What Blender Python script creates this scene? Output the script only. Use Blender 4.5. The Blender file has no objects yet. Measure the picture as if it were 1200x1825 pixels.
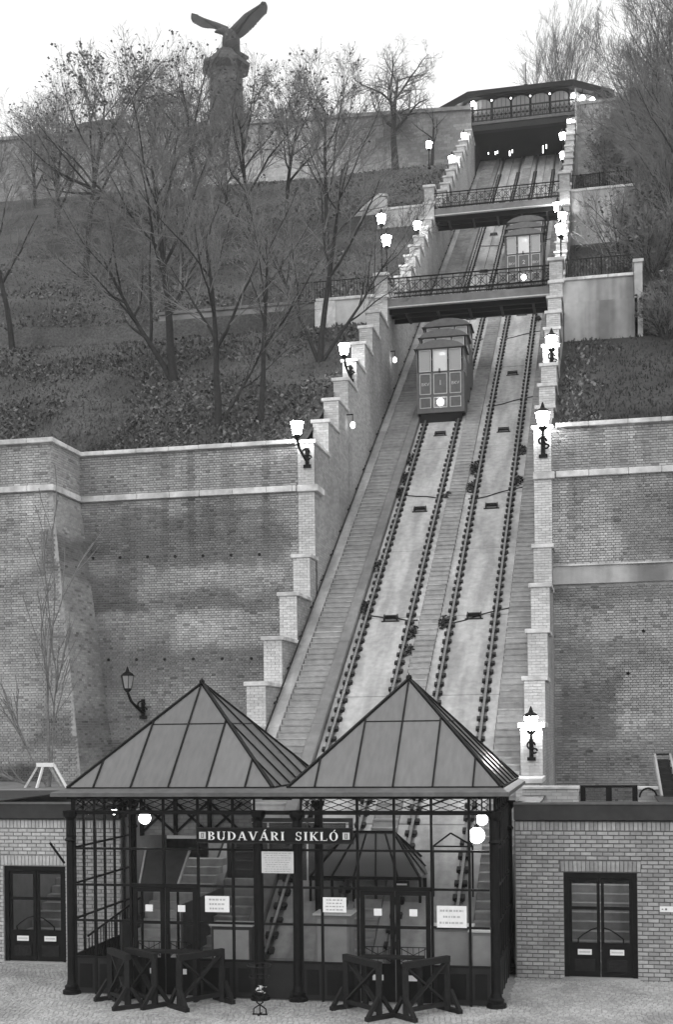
import bpy, math, random
from mathutils import Vector, Matrix, noise
random.seed(7)
S = bpy.context.scene
COL = S.collection
R = math.radians
rnd = random.uniform

# ------------------------------------------------------------------ camera
cd = bpy.data.cameras.new('camera')
cam = bpy.data.objects.new('camera', cd); COL.objects.link(cam)
PSI, ROLL, EYE = R(11.956), 0.012, 5.5
cd.sensor_fit = 'VERTICAL'; cd.sensor_height = 24.0; cd.sensor_width = 24.0
cd.lens = 2250.0 / 1825.0 * 24.0
cd.shift_y = (1300 - 912.5) / 1825.0
cd.clip_end = 3000
fw = Vector((-math.sin(PSI), math.cos(PSI), 0)); rt = Vector((math.cos(PSI), math.sin(PSI), 0)); up = Vector((0, 0, 1))
# a hand-held tilt: the horizon in the photo rises slightly to the right
r2 = rt * math.cos(ROLL) - up * math.sin(ROLL)
u2 = rt * math.sin(ROLL) + up * math.cos(ROLL)
cam.matrix_world = Matrix(((r2.x, u2.x, -fw.x, 0), (r2.y, u2.y, -fw.y, 0), (r2.z, u2.z, -fw.z, EYE), (0, 0, 0, 1)))
S.camera = cam

# ------------------------------------------------------------------ sky, sun, exposure
W = bpy.data.worlds.new('World'); S.world = W; W.use_nodes = True
nt = W.node_tree; nt.nodes.clear()
sky = nt.nodes.new('ShaderNodeTexSky'); sky.sky_type = 'NISHITA'; sky.sun_disc = False
sky.sun_elevation = R(35); sky.sun_rotation = R(150); sky.dust_density = 4
bw = nt.nodes.new('ShaderNodeRGBToBW')
m1 = nt.nodes.new('ShaderNodeMath'); m1.operation = 'MULTIPLY_ADD'     # overcast: mostly an even cloud layer
m1.inputs[1].default_value = 0.15; m1.inputs[2].default_value = 8.6
bg = nt.nodes.new('ShaderNodeBackground'); bg.inputs['Strength'].default_value = 0.11
wo = nt.nodes.new('ShaderNodeOutputWorld')
nt.links.new(sky.outputs[0], bw.inputs[0]); nt.links.new(bw.outputs[0], m1.inputs[0])
nt.links.new(m1.outputs[0], bg.inputs[0]); nt.links.new(bg.outputs[0], wo.inputs[0])
sd = bpy.data.lights.new('sun', 'SUN'); sun = bpy.data.objects.new('sun', sd); COL.objects.link(sun)
sd.energy = 0.55; sd.angle = R(40); sd.color = (1, 0.995, 0.99)
sun.rotation_euler = (R(50), 0, R(-30))
S.view_settings.view_transform = 'Standard'; S.view_settings.look = 'None'
S.view_settings.exposure = 0.3; S.view_settings.gamma = 1.0; S.view_settings.use_curve_mapping = False
S.render.engine = 'CYCLES'
S.cycles.max_bounces = 6; S.cycles.transparent_max_bounces = 24
S.cycles.volume_bounces = 0
S.cycles.use_denoising = True

# ------------------------------------------------------------------ materials (all neutral greys: the photograph is black and white)
_M = {}
def mat(name, v, rough=.8, ns=3.0, na=.15, big=.0, bscale=.25, stretch=(1, 1, 1), bump=.0, bns=20., rand=None, ra=.2,
        metal=0, spec=.3, tone=None):
    """v base grey; na small noise amount; big large stain amount; rand 'obj' / 'isl' per piece variation."""
    if name in _M: return _M[name]
    m = bpy.data.materials.new(name); m.use_nodes = True; t = m.node_tree; N = t.nodes; L = t.links
    b = N['Principled BSDF']; b.inputs['Roughness'].default_value = rough
    b.inputs['Metallic'].default_value = metal; b.inputs['Specular IOR Level'].default_value = spec
    geo = N.new('ShaderNodeNewGeometry')
    def mul(a, c):
        x = N.new('ShaderNodeMath'); x.operation = 'MULTIPLY'
        for i, q in enumerate((a, c)):
            if isinstance(q, (int, float)): x.inputs[i].default_value = q
            else: L.new(q, x.inputs[i])
        return x.outputs[0]
    def mp(s, a, c, f0=.3, f1=.7):
        x = N.new('ShaderNodeMapRange'); x.inputs[1].default_value = f0; x.inputs[2].default_value = f1
        x.inputs[3].default_value = a; x.inputs[4].default_value = c; L.new(s, x.inputs[0]); return x.outputs[0]
    def nz(scale, det=4, st=None):
        x = N.new('ShaderNodeTexNoise'); x.inputs['Scale'].default_value = scale; x.inputs['Detail'].default_value = det
        if st:
            q = N.new('ShaderNodeMapping'); q.inputs['Scale'].default_value = st; L.new(geo.outputs['Position'], q.inputs[0]); L.new(q.outputs[0], x.inputs['Vector'])
        else: L.new(geo.outputs['Position'], x.inputs['Vector'])
        return x.outputs[0]
    cur = mul(v, mp(nz(ns), 1 - na, 1 + na))
    if big: cur = mul(cur, mp(nz(bscale, 3, stretch), 1 - big, 1 + big * .5, .38, .6))
    if rand == 'obj':
        oi = N.new('ShaderNodeObjectInfo'); cur = mul(cur, mp(oi.outputs['Random'], 1 - ra, 1 + ra, 0, 1))
    if rand == 'isl': cur = mul(cur, mp(geo.outputs['Random Per Island'], 1 - ra, 1 + ra, 0, 1))
    if tone == 'obj':
        oi = N.new('ShaderNodeObjectInfo'); cur = mul(cur, oi.outputs['Color'])
    if tone == 'attr':
        at = N.new('ShaderNodeAttribute'); at.attribute_name = 'tone'; cur = mul(cur, at.outputs['Fac'])
    L.new(cur, b.inputs['Base Color'])
    if bump:
        bm = N.new('ShaderNodeBump'); bm.inputs['Strength'].default_value = bump; bm.inputs['Distance'].default_value = .02
        L.new(nz(bns, 6), bm.inputs['Height']); L.new(bm.outputs[0], b.inputs['Normal'])
    _M[name] = m; return m
def brickmat(name, v, mv, w=.25, h=.085, axis='x', big=.3, bscale=.25, stretch=(1, 1, 1)):
    """far brickwork whose courses are under a few pixels"""
    if name in _M: return _M[name]
    m = mat(name, v, .9, 6, .12, big, bscale, stretch, .2, 30)
    t = m.node_tree; N = t.nodes; L = t.links; b = N['Principled BSDF']
    src = b.inputs['Base Color'].links[0].from_socket
    geo = N.new('ShaderNodeNewGeometry'); sx = N.new('ShaderNodeSeparateXYZ'); L.new(geo.outputs['Position'], sx.inputs[0])
    cx = N.new('ShaderNodeCombineXYZ')
    L.new(sx.outputs[0 if axis == 'x' else 1], cx.inputs[0]); L.new(sx.outputs[2], cx.inputs[1])
    br = N.new('ShaderNodeTexBrick'); L.new(cx.outputs[0], br.inputs['Vector'])
    br.inputs['Scale'].default_value = 1; br.inputs['Brick Width'].default_value = w; br.inputs['Row Height'].default_value = h
    br.inputs['Mortar Size'].default_value = .008; br.inputs['Color1'].default_value = (.78,) * 3 + (1,)
    br.inputs['Color2'].default_value = (1.15,) * 3 + (1,); br.inputs['Mortar'].default_value = (mv,) * 3 + (1,)
    mx = N.new('ShaderNodeMath'); mx.operation = 'MULTIPLY'; L.new(src, mx.inputs[0]); L.new(br.outputs[0], mx.inputs[1])
    L.new(mx.outputs[0], b.inputs['Base Color']); return m
def emis(name, s):
    if name in _M: return _M[name]
    m = bpy.data.materials.new(name); m.use_nodes = True; b = m.node_tree.nodes['Principled BSDF']
    b.inputs['Base Color'].default_value = (.8, .8, .8, 1); b.inputs['Emission Color'].default_value = (1, 1, 1, 1)
    b.inputs['Emission Strength'].default_value = s; _M[name] = m; return m
def glass(name, v, tr, rough=.05, refl=.5, dirty=False):
    """thin sheet: part clear, part reflecting / milky"""
    if name in _M: return _M[name]
    m = bpy.data.materials.new(name); m.use_nodes = True; t = m.node_tree; N = t.nodes; L = t.links; N.clear()
    o = N.new('ShaderNodeOutputMaterial'); mx = N.new('ShaderNodeMixShader'); tp = N.new('ShaderNodeBsdfTransparent')
    tp.inputs[0].default_value = (.93, .93, .93, 1)
    p = N.new('ShaderNodeBsdfPrincipled'); p.inputs['Roughness'].default_value = rough; p.inputs['Base Color'].default_value = (v, v, v, 1)
    p.inputs['Specular IOR Level'].default_value = refl
    mx.inputs[0].default_value = 1 - tr
    if dirty:                                                     # rain-washed dust, different on each sheet
        ge = N.new('ShaderNodeNewGeometry'); mpn = N.new('ShaderNodeMapping'); mpn.inputs['Scale'].default_value = (5, 1.2, 1.2); n1 = N.new('ShaderNodeTexNoise'); n1.inputs['Scale'].default_value = 2.2; n1.inputs['Detail'].default_value = 6
        oi = N.new('ShaderNodeObjectInfo'); r1 = N.new('ShaderNodeMapRange'); r1.inputs[1].default_value = .3; r1.inputs[2].default_value = .7; r1.inputs[3].default_value = v*.9; r1.inputs[4].default_value = v*1.14
        r2 = N.new('ShaderNodeMapRange'); r2.inputs[3].default_value = .88; r2.inputs[4].default_value = 1.1; ml = N.new('ShaderNodeMath'); ml.operation = 'MULTIPLY'
        L.new(ge.outputs['Position'], mpn.inputs[0]); L.new(mpn.outputs[0], n1.inputs['Vector']); L.new(n1.outputs[0], r1.inputs[0]); L.new(oi.outputs['Random'], r2.inputs[0])
        L.new(r1.outputs[0], ml.inputs[0]); L.new(r2.outputs[0], ml.inputs[1]); L.new(ml.outputs[0], p.inputs['Base Color'])
    L.new(tp.outputs[0], mx.inputs[1]); L.new(p.outputs[0], mx.inputs[2]); L.new(mx.outputs[0], o.inputs[0]); _M[name] = m; return m

IRON = mat('black_painted_iron', .007, .5, 8, .25, spec=.15)
IRON2 = mat('dark_grey_iron', .017, .5, 6, .25, spec=.2)
BRF = mat('station_brick', .34, .85, 14, .12, .12, .8, (1, 1, 1), .4, 60, 'obj', .22)
BRFs = mat('station_brick_field', .34, .85, 14, .12, .12, .8, (1, 1, 1), .4, 60, 'isl', .22)
MORT = mat('mortar', .15, .95, 10, .2, .1)
BRR = mat('rampart_brick', .34, .9, 14, .14, .2, .5, (1, 1, 2.2), .4, 60, tone='obj')
BRRs = mat('rampart_brick_field', .34, .9, 14, .14, .2, .5, (1, 1, 2.2), .4, 60, tone='attr')
MORR = mat('rampart_mortar', .30, .95, 8, .2, .3, .3, (1, 1, 2.2))
BRP = mat('pier_brick_field', .58, .9, 14, .1, .12, .5, (1, 1, 1), .3, 60, 'isl', .14)
MORP = mat('pier_mortar', .46, .95, 8, .15)
BSX = brickmat('side_brick_x', .45, .7, axis='x', big=.18)
BSY = brickmat('side_brick_y', .36, .72, axis='y', big=.25)
BFAR = brickmat('castle_brick', .40, .7, .5, .25, 'x', .4, .12)
CAP = mat('coping_stone', .60, .85, 5, .15, .28, 1.2, bump=.3, bns=25)
CONC = mat('pale_concrete', .38, .9, 5, .14, .25, .9, (2.2, .35, .35), .3, 40, 'obj', .04)
CONG = mat('grey_concrete', .34, .9, 3, .15, .25, .5, bump=.3, bns=30)
STEP = mat('stone_step', .36, .9, 5, .15, .15, .6, bump=.3, bns=30, rand='obj', ra=.06)
KERB = mat('kerb_concrete', .19, .9, 3, .18, .2, .4, bump=.3)
STAINED = mat('stained_concrete', .36, .9, 3, .1, .5, .9, (1, 1, .12), .2)
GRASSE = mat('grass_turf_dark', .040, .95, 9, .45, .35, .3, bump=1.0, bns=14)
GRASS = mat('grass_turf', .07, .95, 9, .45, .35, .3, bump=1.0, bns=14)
SETT = mat('granite_sett', .40, .8, 30, .15, .25, .5, bump=.3, bns=80, rand='isl', ra=.18)
SAND = mat('sett_joint', .28, .95, 20, .2, .2, .5)
BARK = mat('bark', .028, .9, 9, .3, bump=.5, bns=30)
BARKL = mat('pale_bark', .16, .9, 9, .3)
TWIG = mat('twig', .17, .9, 2, .35)
LEAF = mat('dry_leaf', .13, .9, 3, .3, rand='isl', ra=.5)
LITTER = mat('fallen_leaf', .125, .9, 3, .3, rand='isl', ra=.5)
RAILM = mat('rail_steel', .20, .35, 20, .2, metal=.6)
CHAIR = mat('rail_chair_iron', .022, .7, 20, .3)
WHITE = mat('white_board', .80, .6, 10, .05)
PAPER = mat('grey_paper', .55, .7, 10, .08)
INK = mat('printed_ink', .16, .7)
TIMB = mat('dark_timber', .012, .8, 12, .3, bump=.3, bns=40)
WOODL = mat('pale_timber', .55, .8, 12, .2)
CARB = mat('car_body_paint', .095, .5, 8, .15, spec=.4)
CARL = mat('car_trim_line', .5, .6, 8, .1)
CARR = mat('car_roof', .13, .6, 6, .15)
CARG = glass('car_window', .42, .25, .1)
BLACK = mat('shade_black', .012, .9)  # near-black that paints in shade: track hall, weep holes, car undersides
BRONZE = mat('weathered_bronze', .05, .6, 1, .3, bump=.4, bns=3)
STATG = glass('gallery_glass', .22, .2, .15)
PANE = glass('window_pane', .03, .93, .02, .6)
ROOFG = glass('wired_roof_glass', .19, .26, .3, .5, True)
GUT = mat('gutter_sheet', .11, .5, 6, .2, .15, .6)
BAND = mat('roof_fascia_sheet', .032, .55, 6, .2, .2, .8)
LIT = emis('lamp_glow', 60.0); LIT2 = emis('lamp_glow_far', 30.0); GLOBE = emis('globe_glow', 16.0); HEAD = emis('headlight_glow', 10.)
LITC = emis('cabin_lamp_glow', 5.0)
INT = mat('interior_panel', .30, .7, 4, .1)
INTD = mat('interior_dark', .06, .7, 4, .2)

# ------------------------------------------------------------------ mesh helpers
class MB:
    def __init__(s): s.v = []; s.f = []
    def hexa(s, p, back=True):
        n = len(s.v); s.v += [tuple(q) for q in p]
        s.f += [(n, n+1, n+5, n+4), (n+1, n+2, n+6, n+5), (n+2, n+3, n+7, n+6), (n+3, n, n+4, n+7), (n+4, n+5, n+6, n+7)]
        if back: s.f.append((n+3, n+2, n+1, n))
        return s
    def box(s, x0, x1, y0, y1, z0, z1):
        return s.hexa([(x0, y0, z0), (x1, y0, z0), (x1, y1, z0), (x0, y1, z0), (x0, y0, z1), (x1, y0, z1), (x1, y1, z1), (x0, y1, z1)])
    def sbox(s, x0, x1, y0, y1, h0, h1):
        """box riding on the incline between heights h0 and h1 above the track plane"""
        return s.hexa([(x0, y0, SZ(y0)+h0), (x1, y0, SZ(y0)+h0), (x1, y1, SZ(y1)+h0), (x0, y1, SZ(y1)+h0),
                       (x0, y0, SZ(y0)+h1), (x1, y0, SZ(y0)+h1), (x1, y1, SZ(y1)+h1), (x0, y1, SZ(y1)+h1)])
    def bar(s, p, q, w, h=None, upv=(0, 0, 1)):
        p = Vector(p); q = Vector(q); d = (q-p)
        if d.length < 1e-6: return s
        d.normalize(); u = Vector(upv)
        if abs(d.dot(u)) > .98: u = Vector((0, 1, 0))
        a = d.cross(u).normalized() * (w/2); b = a.cross(d).normalized() * ((h or w)/2)
        return s.hexa([p-a-b, p+a-b, q+a-b, q-a-b, p-a+b, p+a+b, q+a+b, q-a+b])
    def tube(s, p, q, r0, r1=None, n=8, caps=False):
        p = Vector(p); q = Vector(q); d = q-p
        if d.length < 1e-6: return s
        d.normalize(); u = Vector((0, 0, 1)) if abs(d.z) < .9 else Vector((1, 0, 0))
        a = d.cross(u).normalized(); b = a.cross(d); r1 = r0 if r1 is None else r1; k = len(s.v)
        for c, r in ((p, r0), (q, r1)):
            for i in range(n):
                t = 2*math.pi*i/n; s.v.append(tuple(c + (a*math.cos(t)+b*math.sin(t))*r))
        for i in range(n): s.f.append((k+i, k+(i+1) % n, k+n+(i+1) % n, k+n+i))
        if caps: s.f.append(tuple(k+i for i in range(n))[::-1]); s.f.append(tuple(k+n+i for i in range(n)))
        return s
    def lathe(s, c, prof, n=12):
        """prof list of (r, z) about the vertical through c"""
        k = len(s.v)
        for r, z in prof:
            for i in range(n):
                t = 2*math.pi*i/n; s.v.append((c[0]+r*math.cos(t), c[1]+r*math.sin(t), c[2]+z))
        for j in range(len(prof)-1):
            for i in range(n): s.f.append((k+j*n+i, k+j*n+(i+1) % n, k+(j+1)*n+(i+1) % n, k+(j+1)*n+i))
        s.f.append(tuple(k+i for i in range(n))[::-1]); s.f.append(tuple(k+(len(prof)-1)*n+i for i in range(n)))
        return s
    def prism(s, poly, vec):
        """polygon (3d points) swept by vec"""
        n = len(poly); k = len(s.v); vec = Vector(vec)
        s.v += [tuple(p) for p in poly] + [tuple(Vector(p)+vec) for p in poly]
        s.f.append(tuple(range(k, k+n))); s.f.append(tuple(range(k+n, k+2*n))[::-1])
        for i in range(n): s.f.append((k+i, k+(i+1) % n, k+n+(i+1) % n, k+n+i))
        return s
    def ball(s, c, r, n=12, m=8, sz=1.0):
        return s.lathe(c, [(max(.001, r*math.sin(math.pi*j/m)), -r*sz*math.cos(math.pi*j/m)) for j in range(m+1)], n)
    def build(s, name, m, parent=None, kind=None, smooth=False, bevel=0):
        me = bpy.data.meshes.new(name); me.from_pydata(s.v, [], s.f); me.update()
        if m: me.materials.append(m)
        o = bpy.data.objects.new(name, me); COL.objects.link(o)
        if parent is not None: o.parent = parent
        if kind: o['kind'] = kind
        if smooth:
            me.polygons.foreach_set('use_smooth', [True]*len(me.polygons))
        if bevel:
            b = o.modifiers.new('b', 'BEVEL'); b.width = bevel; b.segments = 1; b.limit_method = 'ANGLE'
        return o
def thing(name, label, cat, group=None):
    o = bpy.data.objects.new(name, None); COL.objects.link(o); o['label'] = label; o['category'] = cat
    if group: o['group'] = group
    return o
def tag(o, label, cat, group=None):
    o['label'] = label; o['category'] = cat
    if group: o['group'] = group
    return o
def place(name, me, parent, loc, scale=(1, 1, 1), rot=(0, 0, 0)):
    o = bpy.data.objects.new(name, me); COL.objects.link(o); o.parent = parent
    o.location = loc; o.scale = scale; o.rotation_euler = rot; return o
def copy_tree(o, parent=None):
    c = o.copy(); COL.objects.link(c)
    if parent is not None: c.parent = parent
    for ch in list(o.children): copy_tree(ch, c)
    return c

TS, Y0 = 0.6676, 28.0
def SZ(y): return TS * (y - Y0)
def interp(t, y):
    if y <= t[0][0]: return t[0][1]
    for (a, b), (c, d) in zip(t, t[1:]):
        if y <= c: return b + (d-b)*(y-a)/(c-a)
    return t[-1][1]
ZL = [(43.4, 15.42), (58.9, 24.7), (59.3, 24.8), (59.5, 25.85), (61.5, 25.95), (77.0, 36.4), (77.2, 36.5), (77.4, 37.5), (79.5, 37.65), (100, 50.3), (104, 50.9)]
ZRt = [(43.4, 15.42), (59.0, 23.2), (59.3, 23.3), (59.5, 25.85), (61.5, 25.95), (77.0, 34.3), (77.2, 34.4), (77.4, 37.3), (79.5, 37.65), (100, 48.3), (104, 49)]

def unit_brick():
    b = MB(); e = .04
    v = [(-.5, 1, -.5), (.5, 1, -.5), (.5, 1, .5), (-.5, 1, .5), (-.5+e*.5, 0, -.5+e*2), (.5-e*.5, 0, -.5+e*2), (.5-e*.5, 0, .5-e*2), (-.5+e*.5, 0, .5-e*2)]
    b.v = v; b.f = [(4, 5, 6, 7), (0, 1, 5, 4), (1, 2, 6, 5), (2, 3, 7, 6), (3, 0, 4, 7)]
    me = bpy.data.meshes.new('brick'); me.from_pydata(b.v, [], b.f); me.update(); return me
def stain(x, z, wall):
    """weathering of the old ramparts: soot bands, repaired and bleached patches, by place on the wall"""
    P_ = {'L': [(-17.2, -10.9, 11.4, 13.35, .70), (-18.9, -17.1, 12.6, 13.3, .82), (-18.7, -17.4, 11.9, 12.5, .68), (-18.6, -16.2, 9.9, 11.3, .72), (-14.6, -11.0, 10.5, 11.3, 1.12), (-18, -11.2, 9.85, 10.45, .78),
                (-15.2, -11.2, 8.5, 9.75, 1.28), (-17.8, -15.4, 8.4, 9.6, .95), (-18, -10.6, 7.2, 8.45, .84), (-16.4, -14.8, 5.2, 7.0, 1.0), (-18, -10.6, 2.5, 5.2, .8), (-18.9, -17.0, 13.4, 13.8, 1.05)],
          'B': [(-26, -18.4, 2.5, 4.4, .55), (-19.0, -17.6, 5.0, 6.2, .7), (-26, -19.2, 12.9, 13.8, 1.15), (-26, -19, 6.3, 8.4, 1.1), (-19.9, -18.5, 13.9, 15.6, 1.12), (-19.2, -18.2, 10.8, 12.6, .72)],
          'R': [(-1.5, .2, 10.95, 13.6, 1.1), (.25, 5, 11, 13.5, .84), (-1.6, 5, 9.6, 10.3, .78), (-1.6, 5, 8.3, 9.5, 1.08), (-1.6, 5, 7.6, 8.25, .84), (.3, 5, 5.6, 7.3, 1.22), (-1.6, .3, 5.0, 7.0, .72), (-1.6, 5, 2.5, 4.6, .82), (.9, 1.15, 14, 15.6, 1.25)]}[wall]
    t = 1.0 + .22*noise.noise((x*.5, z*.9, 4)); jx = .5*noise.noise((x*.8, z*.8, 1)) + .3*noise.noise((x*2.5, z*2.5, 2)); jz = .35*noise.noise((x*.7, z*.7, 8)) + .2*noise.noise((x*3, z*3, 5))
    for x0, x1, z0, z1, k in P_:
        d = min(x+jx-x0, x1-x-jx, (z+jz-z0)*1.3, (z1-z-jz)*1.3); w = max(0, min(1, d/.35+.5)); t *= 1+(k-1)*w*1.5
    drip = noise.noise((x*2.4, z*.12, 11)); top_ = 15.5 if z > 14 else 13.8
    t *= 1 - .75*max(0, drip-.05)*max(0, 1-(top_-z)/3.2) + .5*max(0, -drip-.25)*max(0, 1-(top_-z)/2.4)
    sp = random.random(); t *= rnd(.86, 1.14)
    if sp > .88: t *= rnd(1.08, 1.25)
    if sp < .08: t *= rnd(.55, .8)
    return t
def brick_face(parent, x0, x1, z0, z1, y, L, H, mo, ms, holes=(), nobj=300, key=None, dep=.03, shift=None, limit=None, wall=None):
    """running-bond bricks, front faces toward -Y; the nobj largest are objects, the others one field"""
    me = unit_brick(); me.materials.append(mo); rows = int(round((z1-z0)/H)); out = []
    for r in range(rows):
        z = z0 + (r+.5)*H; off = (L/2 if r % 2 else 0); LL = L
        if wall and r % 2: LL = L/2; off = L/4                    # the ramparts alternate rows of headers
        x = x0 - off
        while x < x1 - .02:
            a, b = max(x, x0), min(x+LL, x1); x += LL
            if b-a < .05: continue
            segs = [(a, b)]
            for hx0, hx1, hz0, hz1 in holes:
                if hz0 < z+.3*H and z-.3*H < hz1:
                    ns = []
                    for p, q in segs:
                        if q <= hx0 or p >= hx1: ns.append((p, q))
                        else:
                            if p < hx0-.03: ns.append((p, hx0))
                            if q > hx1+.03: ns.append((hx1, q))
                    segs = ns
            for p, q in segs:
                if limit and not limit((p+q)/2, z): continue
                out.append(((p+q)/2, z, q-p-.012))
    out.sort(key=key or (lambda t: t[1]))
    f = MB(); tones = []
    for i, (cx, z, w) in enumerate(out):
        tn = stain(cx, z, wall) if wall else 1
        pr = rnd(-.004, .006); yy = y - dep - pr + (shift(z) if shift else 0)
        if i < nobj:
            o = place('brick', me, parent, (cx, yy, z + rnd(-.002, .002)), (w, dep+.02+pr, H-.012), (0, rnd(-.006, .006), 0)); o.color = (tn, tn, tn, 1)
        else:
            k = len(f.v); tones += [tn]*5
            for vx, vy, vz in ((-.5, 1, -.5), (.5, 1, -.5), (.5, 1, .5), (-.5, 1, .5), (-.48, 0, -.42), (.48, 0, -.42), (.48, 0, .42), (-.48, 0, .42)):
                f.v.append((cx+vx*w, yy+vy*(dep+.02+pr), z+vz*(H-.012)))
            f.f += [(k+4, k+5, k+6, k+7), (k, k+1, k+5, k+4), (k+1, k+2, k+6, k+5), (k+2, k+3, k+7, k+6), (k+3, k, k+4, k+7)]
    if f.v:
        fo = f.build('brick_field', ms, parent, 'stuff'); at = fo.data.attributes.new('tone', 'FLOAT', 'FACE'); at.data.foreach_set('value', tones)

# ================================================================== THE SETTING
def grid(name, xs, ys, zf, m):
    b = MB(); nx = len(xs)
    for y in ys:
        for x in xs: b.v.append((x, y, zf(x, y)))
    for j in range(len(ys)-1):
        for i in range(nx-1): k = j*nx+i; b.f.append((k, k+1, k+nx+1, k+nx))
    o = b.build(name, m, None, 'structure', smooth=True); return o
MB().box(-600, 600, -300, 1500, -1.2, -.016).build('ground', SAND, None, 'structure')
b = MB(); y = 17.0; row = 0                                     # granite setts of the square, laid in rows
while y < 28.6:
    x = -19 + (row % 2)*.055
    ph = noise.noise((row*.3, 0, 0))*.02
    while x < 7:
        w = .105 + rnd(-.012, .012)
        if not (-11.2 < x < -2.0 and y > 24.95) and (y > 22.0 or rnd(0, 1) < 1):
            h = noise.noise((x*.6, y*.6, 0))*.012 + rnd(-.003, .003); k = len(b.v); g = .006
            yy = y + ph + rnd(-.004, .004)
            for (ax, ay, az) in ((g*.3, g*.3, -.06), (w-g*.3, g*.3, -.06), (w-g*.3, .1-g*.3, -.06), (g*.3, .1-g*.3, -.06), (g*1.6, g*1.6, 0), (w-g*1.6, g*1.6, 0), (w-g*1.6, .1-g*1.6, 0), (g*1.6, .1-g*1.6, 0)):
                b.v.append((x+ax, yy+ay, h+az))
            b.f += [(k+4, k+5, k+6, k+7), (k, k+1, k+5, k+4), (k+1, k+2, k+6, k+5), (k+2, k+3, k+7, k+6), (k+3, k, k+4, k+7)]
        x += w
    y += .1; row += 1
b.build('cobble_paving', SETT, None, 'stuff')

def nzh(x, y): return .28*noise.noise((x*.16, y*.16, 3)) + .1*noise.noise((x*.7, y*.7, 9))
def zleft(x, y):
    z = interp(ZL, y)
    if x < -24: z += (-24-x)*.03
    near = min(1, abs(x+10.4)/2.5) * min(1, max(0, (y-43.6))/1.5)
    if 58.5 < y < 62 or 76.5 < y < 80: near *= .15
    return z + nzh(x, y)*near
def zright(x, y):
    z = interp(ZRt, y)
    if x > 2 and (58 < y < 62 or 76 < y < 80): pass
    near = min(1, abs(x+1.6)/2) * min(1, max(0, (y-43.6))/1.5)
    if 58.5 < y < 62 or 76.5 < y < 80: near *= .15
    return z + nzh(x, y)*near
ysl = sorted(set([43.3+i*.55 for i in range(111)] + [58.9, 59.3, 59.5, 61.5, 77.0, 77.2, 77.4, 79.5, 104.0]))
grid('hillside', [-90+i*2 for i in range(24)] + [-42.5+i*.65 for i in range(50)] + [-10.35], ysl, zleft, GRASS)
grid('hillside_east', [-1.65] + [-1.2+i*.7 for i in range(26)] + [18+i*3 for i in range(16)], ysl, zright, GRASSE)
MB().box(-95, -12.9, 103.6, 420, 30, 54.9).box(1.15, 95, 103.6, 420, 30, 54.9).box(-12.9, 1.15, 113.4, 420, 30, 54.9).build('castle_plateau', GRASS, None, 'structure')
MB().box(-60, -10.4, 43.95, 103, -.05, 14.0).box(-1.6, 60, 43.95, 103, -.05, 14.0).build('hill_core', KERB, None, 'structure')

# scattered tufts and fallen leaves
def scatter(name, m, n, xr, zf, sx, tall, dens=None, yr=(43.8, 103)):
    b = MB(); c = 0
    while c < n:
        y = yr[0] + (yr[1]-yr[0])*rnd(0, 1)**1.6; x = rnd(*xr)
        if 59.2 < y < 61.7 or 76.9 < y < 79.6: continue
        c += 1
        if dens and noise.noise((x*.22, y*.22, 5)) < dens: continue
        z = zf(x, y); s = sx*rnd(.6, 1.4); a = rnd(0, 6.28); k = len(b.v); dx, dy = math.cos(a)*s, math.sin(a)*s
        if tall:
            b.v += [(x-dx*.3, y-dy*.3, z-.03), (x+dx*.3, y+dy*.3, z-.03), (x+rnd(-.08, .08), y+rnd(-.08, .08), z+tall*rnd(.5, 1.3))]; b.f.append((k, k+1, k+2))
        else:
            t = rnd(.0, .08)
            b.v += [(x-dx, y-dy, z+.03), (x+dy*.7, y-dx*.7, z+.04-t), (x+dx, y+dy, z+.06+t), (x-dy*.7, y+dx*.7, z+.08+t)]; b.f.append((k, k+1, k+2, k+3))
    o = b.build(name, m, None, 'stuff'); return o
TUFT = mat('grass_blade', .075, .9, 2, .4, rand='isl', ra=.45)
scatter('grass_tufts', TUFT, 52000, (-38, -10.5), zleft, .13, .12)
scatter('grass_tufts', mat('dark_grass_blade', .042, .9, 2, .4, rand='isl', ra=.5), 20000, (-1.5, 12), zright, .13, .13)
scatter('fallen_leaves', LITTER, 26000, (-40, -10.6), zleft, .08, 0, -.12)
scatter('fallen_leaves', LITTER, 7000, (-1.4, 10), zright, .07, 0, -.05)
IVY = mat('ground_ivy_leaf', .07, .9, 3, .3, rand='isl', ra=.4, spec=.1)
scatter('ivy_ground_cover', IVY, 3500, (-28, -11.0), lambda x, y: zleft(x, y)+rnd(.0, .07), .055, 0, -.15, (44.2, 66))

# ================================================================== INCLINE
YE = 112.0
MB().sbox(-9.8, -2.2, 27.9, YE, -1.0, -.10).build('incline_bed', CONG, None, 'structure')
XR = [-7.75, -6.25, -4.87, -3.42]
joints = [28.3, 33.5, 41.8, 50.1, 58.8, 67.2, 75.6, 84.0, 92.4, YE]
bed = thing('incline_slab', 'pale concrete paving slabs laid between the funicular rails up the incline', 'paving')
for (a, c) in ((-8.02, -7.86), (-7.64, -6.36), (-6.14, -5.95), (-5.25, -4.98), (-4.76, -3.53), (-3.31, -3.02)):
    for j in range(len(joints)-1):
        y0 = joints[j]
        while y0 < joints[j+1]-.1:
            y1 = min(joints[j+1], y0+4.2)
            MB().sbox(a, c, y0+.03, y1-.015, -.14, rnd(-.004, .01)).build('slab', CONC if c-a > .5 or rnd(0, 1) < .5 else CONG, bed); y0 = y1
b = MB()
for a, c in ((-7.86, -7.64), (-6.36, -6.14), (-4.98, -4.76), (-3.53, -3.31)): b.sbox(a, c, 28.3, YE, -.12, -.03)
b.build('rail_trough', CONG, bed)

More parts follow.
